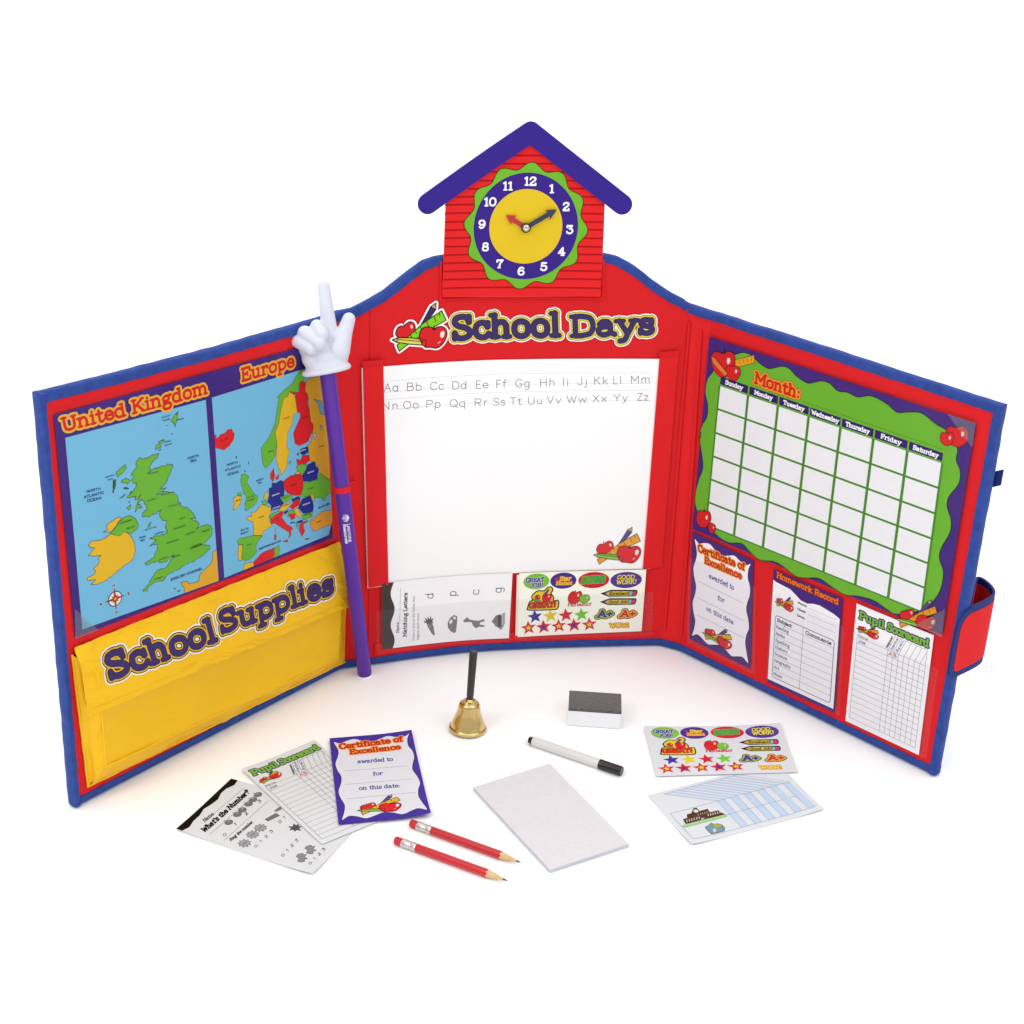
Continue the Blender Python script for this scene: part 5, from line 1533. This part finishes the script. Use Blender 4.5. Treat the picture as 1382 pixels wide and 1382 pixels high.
S.text('Comments', (fx0 + (fx1 - fx0) * .52, fy1 - hh * .85), (fx1 - 4, fy1 - hh * .85), (fx0 + (fx1 - fx0) * .52, fy1 - hh * .3), 1.1, [(0, '#5a5468')], 4, local=True, d=.2)
for k in range(1, 9):
    y = fy1 - hh * (k + .1); S.line((fx0 + .5, y), (fx1 - .5, y), .4, '#6a6672', 4)
    t = rows[k - 1]; S.text(t, (fx0 + 2, y - hh * .75), (fx0 + 2 + len(t) * 3.0, y - hh * .75), (fx0 + 2, y - hh * .25), .8, [(0, '#7a7690')], 4, local=True, d=.2)
xm = fx0 + (fx1 - fx0) * .48; S.line((xm, fy0 + .5), (xm, fy1 - .5), .5, '#5a5662', 5)
S.finish('homework_record_card', '#4b2d80', INK, label='homework record card with subjects table in the middle pocket of the right panel', cat='record card')
S = Sheet([(1156.2, 814.5), (1260.4, 857.5), (1239.9, 1019.1), (1141, 972.5)], BD, 0.0022); S.run = 9
scorecard(S)
S.finish('pupil_scorecard', '#efedf0', INK, label='pupil scorecard standing in the rightmost clear pocket of the right panel', cat='scorecard', group='pupil scorecards')

# ------------------------------------------------------------------ sheets lying on the table
G1, G2, G3 = Ground(0.0008), Ground(0.0022), Ground(0.0040)
S = Sheet([(237.9, 1120.3), (312, 1050.7), (496, 1101), (422, 1182.2)], G1); S.run = 5; S.lift = [(0, 0, .0035, 70), (0, 1, .002, 60)]
S.z(220, 960, 3.637)
bp = S.L('65,583 335,328 368,338 350,362 310,380 285,402 270,432 235,458 200,480 180,512 150,540 130,572 95,592')
S.shape(bp, '#0c0b0d', 0, d=.35, clip=[(0, 0), (S.W, 0), (S.W, S.H), (0, S.H)])
S.text('Name', (205, 548), (252, 508), (192, 532), .7, [(0, '#4a484c')], 1, d=.2)
p = S.L([(250, 502), (398, 376)]); S.line(p[0], p[1], .4, '#5a585c', 1)
S.text("What's the Number?", (203, 600), (428, 400), (185, 578), .95, [(0, '#17151a')], 1, d=.22)
p = S.L([(230, 605), (462, 402)]); S.line(p[0], p[1], .45, '#4a484c', 1)
p = S.L([(300, 634), (520, 436)]); S.line(p[0], p[1], .4, '#5a585c', 1)
S.text('Ring the number.', (333, 640), (445, 545), (325, 626), .8, [(0, '#3a383c')], 1, d=.2)


def blob(s, x, y, r, kind):
    c = s.L([(x, y)])[0]; rnd = random.Random(int(x * 7 + y))
    if kind == 'apple':
        P_ = [(c[0] + r * (1 + .06 * math.cos(2 * a)) * math.cos(a), c[1] + r * (.92 - .15 * (abs(a - math.pi / 2) < .4)) * math.sin(a)) for a in np.linspace(0, 2 * math.pi, 20, endpoint=False)]
        s.shape(P_, '#77757a', 1, .5, '#2e2c30', d=.25); s.line((c[0], c[1] + r * .7), (c[0] + .5, c[1] + r * 1.4), .7, '#2e2c30', 3); s.ellipse(c[0] + r * .35, c[1] + r * .3, r * .18, r * .2, '#c8c6ca', 3, 8)
    elif kind == 'leaf':
        P_ = [(c[0] + r * (1.0 if i % 2 == 0 else .55) * math.cos(a) * rnd.uniform(.85, 1.15), c[1] + r * (1.0 if i % 2 == 0 else .55) * math.sin(a) * rnd.uniform(.85, 1.15)) for i, a in enumerate(np.linspace(0, 2 * math.pi, 14, endpoint=False))]
        s.shape(P_, '#55535a', 1, .4, '#2e2c30', d=.25)
    elif kind == 'sun':
        P_ = [(c[0] + r * (1.05 if i % 2 == 0 else .7) * math.cos(a), c[1] + r * (1.05 if i % 2 == 0 else .7) * math.sin(a)) for i, a in enumerate(np.linspace(0, 2 * math.pi, 18, endpoint=False))]
        s.shape(P_, '#a3a1a6', 1, .5, '#3e3c40', d=.25); s.ellipse(c[0] - r * .2, c[1], r * .12, r * .12, '#2e2c30', 3, 8); s.ellipse(c[0] + r * .25, c[1], r * .12, r * .12, '#2e2c30', 3, 8)
    else:
        P_ = [(c[0] + a * r, c[1] + b * r) for a, b in [(-1, -.5), (-.9, .1), (-.3, .2), (-.1, .8), (.5, .9), (1, .4), (.7, .1), (1, -.2), (.3, -.3), (.2, -.9), (-.3, -.6), (-.6, -.9)]]
        s.shape(P_, '#8e8c92', 1, .5, '#2e2c30', d=.25)


for x, y in [(323, 545), (365, 506), (390, 484), (420, 455), (442, 434), (466, 409)]: blob(S, x, y, 5.0, 'apple')
for t, x, y in [('0', 312, 612), ('1', 365, 560), ('2', 418, 508), ('3', 482, 448)]:
    S.text(t, (x - 10, y + 6), (x + 2, y - 6), (x - 20, y - 6), .7, [(0, '#3a383c')], 1, font='sans', d=.2)
for x, y in [(478, 572), (440, 605), (400, 648)]: blob(S, x, y, 7.6, 'sun')
for k, t in enumerate('0123'):
    S.text(t, (455 + k * 25, 672 - k * 24), (467 + k * 25, 661 - k * 24), (445 + k * 25, 662 - k * 24), .7, [(0, '#3a383c')], 1, font='sans', d=.2)
    S.text(t, (588 + k * 22, 718 - k * 24), (600 + k * 22, 706 - k * 24), (578 + k * 22, 707 - k * 24), .7, [(0, '#3a383c')], 1, font='sans', d=.2)
    S.text(t, (722 + k * 22, 763 - k * 24), (734 + k * 22, 751 - k * 24), (712 + k * 22, 752 - k * 24), .7, [(0, '#3a383c')], 1, font='sans', d=.2)
    if k < 2: S.text(t, (573 + k * 22, 553 - k * 22), (585 + k * 22, 541 - k * 22), (563 + k * 22, 542 - k * 22), .7, [(0, '#3a383c')], 1, font='sans', d=.2)
S.shape(S.L('500,530 555,500 572,512 515,540'), '#77757a', 1, .5, '#2e2c30', d=.25); S.shape(S.L('545,490 575,468 582,480 558,492'), '#77757a', 1, .4, '#2e2c30', d=.25)
blob(S, 650, 572, 8, 'leaf'); blob(S, 722, 680, 8, 'crab'); blob(S, 680, 722, 8, 'crab')
S.finish('number_worksheet', '#e1e1e4', INK, thick=.3, label='grey and white counting worksheet with black wavy top, lowest of the overlapping papers', cat='worksheet')

S = Sheet([(326.7, 1039.7), (424.8, 998.5), (538, 1097), (434.5, 1139.3)], G2); S.run = 5; S.lift = [(0, 1, .003, 55)]
scorecard(S, '#2c2c30')
S.finish('pupil_scorecard', '#e3e4e7', INK, thick=.3, label='pupil scorecard lying on the table between the worksheet and the purple certificate', cat='scorecard', group='pupil scorecards')
S = Sheet(CREF, G3); S.run = 5; S.lift = [(1, 1, .003, 60), (1, 0, .004, 60)]
certificate(S, '#e4e4ea')
S.finish('certificate_card', '#4a35a0', INK, thick=.3, label='purple bordered certificate card lying on top of the papers on the table', cat='certificate', group='certificate cards')
S = Sheet(SREF, G2); S.run = 5; S.lift = [(0, 1, .0025, 60), (1, 1, .003, 70)]
stickers(S)
S.finish('sticker_sheet', '#e3e5e9', INK, thick=.3, label='white sheet of reward stickers lying flat on the table at the right', cat='sticker sheet', group='sheets of reward stickers')

# attendance chart
S = Sheet([(874, 1073.3), (1048, 1028), (1111.6, 1093.8), (933.3, 1141.7)], G1); S.run = 5; S.lift = [(0, 0, .003, 60), (1, 0, .003, 60)]
S.z(860, 960, 5.119)
bl_, pale = '#5a86b8', '#c6d8ec'
TLc, TRc, BRc, BLc = S.L([(228, 708), (1050, 488), (1230, 665), (388, 893)])
def cq(u, v): return (BLc * (1 - u) + BRc * u) * (1 - v) + (TLc * (1 - u) + TRc * u) * v
u0 = .385
n_ = 11
for k in range(n_):
    a, b = u0 + (1 - u0) * k / n_, u0 + (1 - u0) * (k + 1) / n_
    if k % 2 == 0: S.poly([cq(a, 0), cq(b, 0), cq(b, 1), cq(a, 1)], hexc(pale), 0)
UL, UR = S.L([(186, 572), (690, 438)])
BLk, BRk = cq(u0, 1), cq(1, 1)
for k in range(n_):
    a, b = k / n_, (k + .5) / n_
    p = [UL * (1 - a) + UR * a, UL * (1 - b) + UR * b, BLk * (1 - b) + BRk * b, BLk * (1 - a) + BRk * a]
    S.poly(p[::-1], hexc(pale), 0)
for k in range(n_ + 1):
    a = u0 + (1 - u0) * k / n_; S.line(cq(a, 0), cq(a, 1), .4, bl_, 1)
    t = k / n_; S.line(UL * (1 - t) + UR * t, BLk * (1 - t) + BRk * t, .35, bl_, 1)
S.line(UL, UR, .45, bl_, 2)
for v in (0, .5, 1): S.line(cq(0, v), cq(1, v), .45, bl_, 2)
S.line(cq(0, 0), cq(0, 1), .45, bl_, 3)
br_ = '#5a3a2c'
S.shape(S.L('315,790 610,712 620,726 325,805'), '#a8dc8c', 3, .4, '#5a7a5a', d=.25)
S.shape(S.L('335,780 318,748 348,738 344,715 375,706 390,672 408,668 430,692 485,676 500,700 560,686 576,700 605,712 470,745 462,735 440,738 442,752'), br_, 5, .5, '#2c1c18', d=.25)
p = S.L([(405, 692)])[0]; S.ellipse(p[0], p[1], 3.2, 3.2, '#e8e2d8', 7, 16, .4)
for k in range(6):
    x, y = 338 + k * 17, 752 - k * 4.4; S.shape(S.L([(x, y), (x + 7, y - 2), (x + 10, y + 16), (x + 3, y + 18)]), '#c8bcb0', 7, d=.2)
    x, y = 486 + k * 16, 712 - k * 4.2; S.shape(S.L([(x, y), (x + 7, y - 2), (x + 10, y + 14), (x + 3, y + 16)]), '#c8bcb0', 7, d=.2)
for k in range(5): x, y = 418 + k * 15, 712 - k * 4; S.shape(S.L([(x, y), (x + 6, y - 1.5), (x + 8, y + 9), (x + 2, y + 10)]), '#b8a898', 7, d=.2)
S.shape(S.L('452,738 462,735 468,748 456,751'), '#8ab0c8', 7, .3, '#2c1c18', d=.2)
S.shape(S.L('480,820 470,802 488,792 510,772 530,782 560,778 585,785 605,806 602,828 512,852'), '#7c9cae', 5, .5, '#2c3438', d=.25)
S.shape(S.L('515,785 545,778 582,786 592,800 555,810 530,808'), '#a8ac5c', 7, .4, '#3c3c28', d=.25); S.shape(S.L('518,815 545,808 548,838 524,845'), '#c2d0d8', 7, .3, '#2c3438', d=.25)
S.finish('attendance_chart', '#e2e5e9', INK, thick=.3, label='white chart with pale blue stripes and small school and house drawings, partly under the stickers', cat='chart')

# ------------------------------------------------------------------ note pad
z6p = lambda x, y: (500 + x / 3.455, 860 + y / 3.455)
hpad = 0.0046
c = [at_z(*z6p(*p), hpad) for p in ((480, 700), (835, 590), (1205, 966), (838, 1086))]
cc_ = sum(c) / 4
PAD = empty('note_pad', (cc_[0], cc_[1], 0), 'blank white pad of paper lying in front of the marker pen', 'note pad')
c2 = [q[:2] for q in c]
rnd = random.Random(5)
nlay = 14
V, F = [], []
for k in range(nlay):
    off = np.array([rnd.uniform(-.0002, .0002), rnd.uniform(-.0002, .0002)])
    za, zb2 = hpad * k / nlay + 0.00005, hpad * (k + 1) / nlay - 0.00008
    if k == nlay - 1: zb2 = hpad
    b = len(V)
    for zq_ in (za, zb2):
        for q in c2: V.append((q[0] + off[0], q[1] + off[1], zq_))
    F += [(b + 3, b + 2, b + 1, b), (b + 4, b + 5, b + 6, b + 7)] + [(b + i, b + (i + 1) % 4, b + 4 + (i + 1) % 4, b + 4 + i) for i in range(4)]
obj('paper_block', V, F, mat('paper_edges', '#e6e8f0', .7, var=.02), PAD, fix=False)
V, F = [], []
for zq_ in (hpad + .0001, hpad + 0.0004):
    for q in c2: V.append((q[0], q[1], zq_))
F = [(3, 2, 1, 0), (4, 5, 6, 7)] + [(i, (i + 1) % 4, 4 + (i + 1) % 4, 4 + i) for i in range(4)]
obj('top_page', V, F, mat('rough_paper', '#e3dfe2', .8, var=.035, vscale=180, bump=.2, bscale=500), PAD, fix=False)

# ------------------------------------------------------------------ eraser
a, b_, cE, dE = [np.array(at_z(*z6p(*p), 0.0)) for p in ((917, 412), (1165, 430), (1165, 430), (917, 412))]
fr_l, fr_r = at_z(*z6p(917, 413)), at_z(*z6p(1165, 430))
# height: top front edge straight above the bottom front edge
def height_over(p, px, py):
    best = min(np.arange(0.004, 0.2, 0.0005), key=lambda z: abs(at_z(px, py, z)[1] - p[1])); return best
hE = (height_over(fr_l, *z6p(920, 330)) + height_over(fr_r, *z6p(1170, 347))) / 2
bk_l, bk_r = at_z(*z6p(925, 247), hE), at_z(*z6p(1170, 262), hE)
ux = (fr_r - fr_l)[:2]; wE = np.linalg.norm(ux); ux /= wE
uy = np.array([-ux[1], ux[0]])
dpt = float(np.mean([(bk_l - fr_l)[:2] @ uy, (bk_r - fr_r)[:2] @ uy]))
ER = empty('board_eraser', tuple(np.r_[(fr_l[:2] + ux * wE / 2 + uy * dpt / 2), 0]), 'white block board eraser with dark grey felt top standing behind the marker pen', 'eraser')


def rbox(name, x0, x1, y0, y1, z0, z1, m, parent, bev=0.0012, org=fr_l):
    bm = bmesh.new(); bmesh.ops.create_cube(bm, size=1)
    for v in bm.verts:
        lx = x0 + (v.co.x + .5) * (x1 - x0); ly = y0 + (v.co.y + .5) * (y1 - y0); lz = z0 + (v.co.z + .5) * (z1 - z0)
        p = org[:2] + ux * lx + uy * ly; v.co = (p[0], p[1], lz)
    bmesh.ops.bevel(bm, geom=bm.edges[:], offset=bev, segments=3, affect='EDGES', profile=.6)
    me = bpy.data.meshes.new(name); bm.to_mesh(me); bm.free()
    return auto_smooth(link(name, me, m, parent), 30)


rbox('block', 0, wE, 0, dpt, 0.0005, hE - .0045, mat('white_foam', '#ebecef', .75, var=.01, bump=.1, bscale=500), ER)
rbox('felt', .0002, wE - .0002, .0002, dpt - .0002, hE - .0046, hE, mat('grey_felt', '#625a5c', .95, var=.35, vscale=260, bump=.8, bscale=700, sheen=.3), ER, .001)


# ------------------------------------------------------------------ marker and pencils
def stick(p0, p1, r):
    """centre line from two pixels, lying on the table"""
    A_, B_ = at_z(*p0, r), at_z(*p1, r)
    return Vector(A_), (Vector(B_) - Vector(A_)).normalized(), (Vector(B_) - Vector(A_)).length


r = 0.0062
O, ax, L = stick(z6p(740, 478), z6p(1172, 626), r)
MK = empty('marker_pen', (O.x + ax.x * L / 2, O.y + ax.y * L / 2, 0), 'white dry-wipe marker pen with black cap lying beside the note pad', 'marker pen')
wp = mat('white_barrel', '#e0dedb', .3, var=.01)
bp_ = mat('black_plastic', '#16161a', .3)
V, F = lathe([(r * .4, 0), (r * .62, 0), (r * .72, .001), (r * .74, .0055), (r * .78, .006)], O, ax, 32); auto_smooth(obj('end_plug', V, F, bp_, MK), 40)
V, F = lathe([(r * .80, .0055), (r * .93, .0068), (r * .97, .009), (r * .97, L - .031)], O, ax, 40); auto_smooth(obj('barrel', V, F, wp, MK), 40)
V, F = lathe([(r * .9, L - .0312), (r * 1.02, L - .0308), (r * 1.04, L - .0295), (r * 1.0, L - .0285), (r, L - .0015), (r * .9, L), (r * .5, L)], O, ax, 40); auto_smooth(obj('cap', V, F, mat('glossy_black_plastic', '#121214', .18), MK), 40)


def pencil(p0, p1, label):
    r = 0.0050
    O, ax, L = stick(p0, p1, r * .98)
    root = empty('pencil', (O.x + ax.x * L / 2, O.y + ax.y * L / 2, 0), label, 'pencil', 'red pencils lying on the table')
    L1 = .0095; L2 = .0285; L3 = L - .024
    V, F = lathe([(r * .5, 0), (r * .8, .0002), (r * .93, .0014), (r * .95, L1 + .002)], O, ax, 32); auto_smooth(obj('eraser', V, F, mat('red_rubber', '#cc2232', .6, bump=.1), root), 40)
    pr = [(r * .98, L1)]
    for k in range(4): h = L1 + .0012 + k * .0012; pr += [(r * 1.05, h), (r * .99, h + .0006)]
    pr += [(r * 1.0, L1 + .0065), (r * 1.0, L1 + .0105), (r * .94, L1 + .011), (r * .94, L1 + .0125), (r * 1.0, L1 + .013)]
    for k in range(3): h = L1 + .0137 + k * .0012; pr += [(r * 1.05, h), (r * .99, h + .0006)]
    pr += [(r * 1.0, L2)]
    V, F = lathe(pr, O, ax, 36); auto_smooth(obj('ferrule', V, F, mat('crimped_aluminium', '#d9d4cf', .3, metal=1.0, bump=.4, bscale=300), root), 30)
    # hexagonal painted body with scalloped sharpened end
    a = Vector((0, 0, 1)) - ax * ax.z; a.normalize(); b = ax.cross(a)
    seg = 48
    def ring(h, f): return [O + ax * (h(i) if callable(h) else h) + (a * math.cos(2 * math.pi * (i + .5) / seg) + b * math.sin(2 * math.pi * (i + .5) / seg)) * f(i) for i in range(seg)]
    def hexr(i):
        t = (2 * math.pi * (i + .5) / seg + math.pi / 6) % (math.pi / 3) - math.pi / 6
        return min(r * .985, r * .93 / math.cos(t) * .985)
    sc_ = lambda i: L3 - .0014 * abs(math.sin(3 * 2 * math.pi * (i + .5) / seg)) * 1.3
    Rs = [ring(L2 - .001, lambda i: r * .9), ring(L2 + .0002, hexr), ring(sc_, hexr)]
    V = [v for R in Rs for v in R]
    F = [(j * seg + i, j * seg + (i + 1) % seg, (j + 1) * seg + (i + 1) % seg, (j + 1) * seg + i) for j in range(2) for i in range(seg)]
    auto_smooth(obj('barrel', V, F, mat('red_lacquer', '#cc161e', .3, coat=.25, var=.03), root), 25)
    Rs = [ring(sc_, lambda i: hexr(i) * .995), ring(L3 + .001, lambda i: r * .86), ring(L - .0055, lambda i: r * .27)]
    V = [v for R in Rs for v in R]
    F = [(j * seg + i, j * seg + (i + 1) % seg, (j + 1) * seg + (i + 1) % seg, (j + 1) * seg + i) for j in range(2) for i in range(seg)]
    auto_smooth(obj('sharpened_wood', V, F, mat('cedar_wood', '#e2bd8c', .6, var=.12, vscale=120, bump=.2, bscale=300), root), 50)
    V, F = lathe([(r * .27, L - .0055), (r * .06, L - .0004), (0, L)], O, ax, 16); auto_smooth(obj('lead', V, F, mat('graphite', '#3a3a3e', .4), root), 60)


pencil(z6p(187, 866), z6p(702, 1051), 'red pencil with pink eraser lying nearer the note pad, upper of the two')
pencil(z6p(115, 946), z6p(640, 1136), 'red pencil with pink eraser lying nearest the camera, lower of the two')

# ------------------------------------------------------------------ hand bell
bc = at_z(631, 984.5, 0.0)
sR = abs(at_z(656.6, 984.5)[0] - at_z(605.8, 984.5)[0]) / 2
top_ = np.array(at_z(640.2, 878.5, .0))
axb = Vector((0.035, 0.05, 1)).normalized()
BELL = empty('hand_bell', tuple(bc), 'small brass hand bell with black handle standing in front of the board', 'hand bell')
hb = sR * 1.62
pr = [(1.0, .0), (1.005, .02), (.99, .07), (.93, .10), (.90, .14), (.84, .26), (.74, .42), (.655, .58), (.60, .74), (.565, .86), (.50, .95), (.38, .995), (.24, 1.0), (.15, 1.0)]
V, F = lathe([(a * sR, .0015 + b * hb) for a, b in catmull(pr, 5)], bc, axb, 72)
F = F[:-2]
# inner wall
V2, F2 = lathe([(a * sR * .95, .0015 + b * hb * .96) for a, b in pr[:11]], bc, axb, 72); F2 = F2[:-2]
k0 = len(V); V = list(V) + list(V2); F = F + [tuple(i + k0 for i in f[::-1]) for f in F2] + [(i, (i + 1) % 72, k0 + (i + 1) % 72, k0 + i) for i in range(72)]
auto_smooth(obj('bell_cup', V, F, mat('brass', '#e2c684', .24, metal=1.0, var=.05, vscale=90), BELL), 60)
V, F = lathe([(sR * .40, .0015 + hb * .985), (sR * .36, .0015 + hb * 1.03), (sR * .24, .0015 + hb * 1.05), (sR * .16, .0015 + hb * 1.12), (sR * .1, .0015 + hb * 1.15)], bc, axb, 40)
auto_smooth(obj('collar', V, F, mat('brass', '#e2c684', .24, metal=1.0), BELL), 40)
tip = None
hr = sR * .205
lo = .0015 + hb * .98
# handle length so that its top lands on the photographed height
P0 = Vector(bc)
bestL = min(np.arange(.06, .2, .0005), key=lambda l: abs((lambda v: 691 - F_PX * ((v @ UP) / (v @ FW)))(np.array(P0 + axb * l) - CP) - 879))
V, F = lathe([(hr * .8, lo), (hr * .9, lo + .004), (hr * .86, lo + .008), (hr * .93, lo + .009), (hr * 1.04, bestL - .004), (hr * 1.0, bestL - .0012), (hr * .8, bestL), (0, bestL + .0003)], bc, axb, 32)
auto_smooth(obj('handle', V, F, mat('satin_black_plastic', '#2b2623', .42, bump=.1), BELL), 40)

# ------------------------------------------------------------------ pointer with gloved hand
rw = 0.0098
base = Vector(at_z(492.5, 911, 0.0))
tq = B3(442.5, 505, 0.030)
top = Vector(tq)
axw = (top - base).normalized(); Lw = (top - base).length
WAND = empty('pointer_wand', (base.x, base.y, 0), 'purple pointer stick topped by a white pointing glove leaning on the left panel', 'pointer')
pm = mat('purple_plastic', '#5d2aa4', .35, spec=.3, var=.03, vscale=20)
V, F = lathe([(rw * .55, .0018), (rw * .97, .0018), (rw * 1.0, .003), (rw * 1.02, Lw * .5), (rw * 1.03, Lw + .012)], base, axw, 48)
auto_smooth(obj('stick', V, F, pm, WAND), 40)
V, F = lathe([(rw * .6, -.0002), (rw * 1.0, .0), (rw * 1.02, .0016), (rw * .98, .0024)], base, axw, 40)
auto_smooth(obj('end_cap', V, F, mat('white_plastic', '#f3f2f0', .3), WAND), 40)
# printed mark on the stick (wrapped round its face)
class Cyl:
    """surface of the stick: a = distance down from the top along it (m), b = arc length round it, n out"""
    def __init__(s):
        v = Vector(CP) - (base + axw * Lw * .5); s.f = (v - axw * v.dot(axw)).normalized(); s.r = s.f.cross(axw) * -1
        if s.r.x < 0: s.r = -s.r
    def P(s, a, b, n):
        a, b = np.asarray(a, float), np.asarray(b, float)
        R_ = rw * 1.02 + 0.00005 + n; t = b / (rw * 1.02)
        c = np.array(base)[None] + np.array(axw)[None] * a.reshape(-1, 1)
        return c + (np.array(s.f)[None] * np.cos(t).reshape(-1, 1) + np.array(s.r)[None] * np.sin(t).reshape(-1, 1)) * (R_ if np.ndim(R_) == 0 else np.asarray(R_).reshape(-1, 1))


CY = Cyl()


def stick_l(px, py):
    best = min(np.arange(0, Lw, .0005), key=lambda l: abs((lambda v: 691 - F_PX * ((v @ UP) / (v @ FW)))(np.array(base + axw * l) - CP) - py)); return best


la, lb_ = stick_l(0, 688), stick_l(0, 737)
S = Sheet.__new__(Sheet)
S.surf = CY; S.n = 0; S.own = False; S.lift = []; S.W = (la - lb_) * 1000; S.H = 12.0; S.V, S.F, S.C = [], [], []; S.run = 2.0
S.map = lambda x, y, n: CY.P(la - np.asarray(x) / 1000, (np.asarray(y) - 6.0) / 1000, n)     # x runs down the stick, y across (left to right = top of the letters)
lw = '#ece6f6'
S.text('Learning', (16, 6.6), (43, 6.6), (16, 11.2), .8, [(0, lw)], 0, local=True, d=.2)
S.text('Resources', (16, 1.3), (45, 1.3), (16, 5.9), 1.1, [(0, lw)], 0, local=True, d=.2)
# cube mark: three faces
cx, cy, rc = 7.0, 6.0, 6.2
hp = [(cx + rc * math.cos(math.radians(30 + 60 * k)), cy + rc * .85 * math.sin(math.radians(30 + 60 * k))) for k in range(6)]
for k in (0, 2, 4):
    q = [np.array((cx, cy)), np.array(hp[k]), np.array(hp[(k + 1) % 6]), np.array(hp[(k + 2) % 6])]; m_ = sum(q) / 4
    q = [m_ + (v - m_) * .9 for v in q]
    S.shape(q, lw if k != 2 else '#c9bce6', 0, d=.2)
S.text('L', (cx - 4.6, cy - 3.6), (cx - 1.2, cy - 3.6), (cx - 4.6, cy - .4), 1.2, [(0, '#6a35b0')], 1, local=True, d=.2)
S.text('R', (cx + 1.4, cy - 3.8), (cx + 4.6, cy - 3.8), (cx + 1.4, cy - .4), 1.2, [(0, '#6a35b0')], 1, local=True, d=.2)
S.finish('printed_mark', '#ffffff', INK, parent=WAND, base=False)

# the red elastic loop that holds the stick (part of the board)
ll = stick_l(0, 657.5)
V, F = lathe([(rw * 1.06, ll - .0045), (rw * 1.16, ll - .004), (rw * 1.16, ll + .0035), (rw * 1.06, ll + .004)], base, axw, 40)
loop = auto_smooth(obj('elastic_loop', V, F, REDD, BOARD), 40)
lp = base + axw * ll
an = Vector(B3(480, 652, 0.0005))
c0 = lp + (an - lp).normalized() * rw * .9
V = []
for q, h in ((c0 + Vector((0, -.004, 0)), .004), (an, .0035)):
    for dz in (-h, h):
        for dn in (-.0006, .0006): V.append(q + Vector((0, dn, dz)))
F = [(0, 1, 3, 2), (4, 6, 7, 5), (0, 2, 6, 4), (1, 5, 7, 3), (0, 4, 5, 1), (2, 3, 7, 6)]
obj('loop_tail', V, F, REDD, loop)

# glove: local frame x right in the picture, z up in the picture, y towards the camera
px_m = np.linalg.norm(np.array(top) - CP) / F_PX          # metres per pixel at the glove
ez = Vector(UP) * .97 + Vector(FW) * (-.0); ez = (ez + (axw - ez * axw.dot(ez)) * 0.0).normalized()
ex = Vector(RT); ey = -Vector(FW)
OG = top + ey * .010
gpx = lambda x, y, dep: OG + ex * (((380 + x / 8.633) - 442.5) * px_m) - ez * (((370 + y / 8.633) - 505) * px_m) + ey * dep
bm = bmesh.new()


def blob3(a, ra, b, rb, steps=10, flat=1.0):
    for i in range(steps + 1):
        t = i / steps; c = a.lerp(b, t); r_ = ra + (rb - ra) * t
        M4 = Matrix.Translation(c) @ Matrix(((ex.x, ey.x, ez.x, 0), (ex.y, ey.y, ez.y, 0), (ex.z, ey.z, ez.z, 0), (0, 0, 0, 1))) @ Matrix.Diagonal((r_, r_ * flat, r_, 1))
        bmesh.ops.create_icosphere(bm, subdivisions=3, radius=1.0, matrix=M4)


u = px_m / 8.633
blob3(gpx(508, 180, .004), 75 * u, gpx(538, 420, .004), 84 * u, 12); blob3(gpx(538, 420, .004), 84 * u, gpx(575, 720, -.001), 96 * u, 10)      # raised finger
blob3(gpx(790, 540, -.002), 76 * u, gpx(740, 690, -.002), 92 * u, 8); blob3(gpx(740, 690, -.002), 92 * u, gpx(665, 900, -.002), 140 * u, 8)    # thumb
blob3(gpx(440, 640, .009), 84 * u, gpx(500, 745, .018), 80 * u, 8)     # curled fingers
blob3(gpx(300, 718, .009), 92 * u, gpx(470, 838, .019), 82 * u, 9)
blob3(gpx(214, 806, .008), 78 * u, gpx(370, 900, .016), 72 * u, 9)
blob3(gpx(330, 850, -.004), 140 * u, gpx(600, 860, -.006), 175 * u, 9, .8)      # palm
blob3(gpx(400, 975, -.004), 160 * u, gpx(620, 950, -.006), 165 * u, 8, .8)
blob3(gpx(440, 1020, -.004), 150 * u, gpx(620, 990, -.005), 150 * u, 6, .8)
blob3(gpx(455, 880, .002), 150 * u, gpx(520, 985, .0), 180 * u, 6, .6)
# rolled cuff
ca, cb = gpx(280, 1165, -.004), gpx(780, 1075, -.006)
mid = (ca + cb) / 2; hx = (cb - ca) / 2; hy = ey * (hx.length * .62) - ez * hx.length * .16
for k in range(64):
    t = 2 * math.pi * k / 64; c = mid + hx * math.cos(t) + hy * math.sin(t)
    bmesh.ops.create_icosphere(bm, subdivisions=2, radius=34 * u, matrix=Matrix.Translation(c))
for k in range(12):
    c = mid + ez * (.001 + k * .0012); s_ = 1 - .008 * k
    M4 = Matrix.Translation(c) @ Matrix(((hx.x * s_, hy.x * s_, ez.x * .004, 0), (hx.y * s_, hy.y * s_, ez.y * .004, 0), (hx.z * s_, hy.z * s_, ez.z * .004, 0), (0, 0, 0, 1)))
    bmesh.ops.create_icosphere(bm, subdivisions=3, radius=1.0, matrix=M4)
me = bpy.data.meshes.new('glove_raw'); bm.to_mesh(me); bm.free()
tmp = bpy.data.objects.new('glove_raw', me); COL.objects.link(tmp)
md = tmp.modifiers.new('r', 'REMESH'); md.mode = 'VOXEL'; md.voxel_size = 0.0009; md.use_smooth_shade = True
md2 = tmp.modifiers.new('s', 'SMOOTH'); md2.factor = .6; md2.iterations = 12
bpy.context.view_layer.update()
dg_ = bpy.context.evaluated_depsgraph_get()
gm = bpy.data.meshes.new_from_object(tmp.evaluated_get(dg_))
bpy.data.objects.remove(tmp)
gm.name = 'gloved_hand'
gm.materials.clear()
link('gloved_hand', gm, mat('white_vinyl_glove', '#dfe2ee', .4, var=.01, spec=.3), WAND, smooth=True)
print('polys', sum(len(o.data.polygons) for o in bpy.data.objects if o.type == 'MESH'))
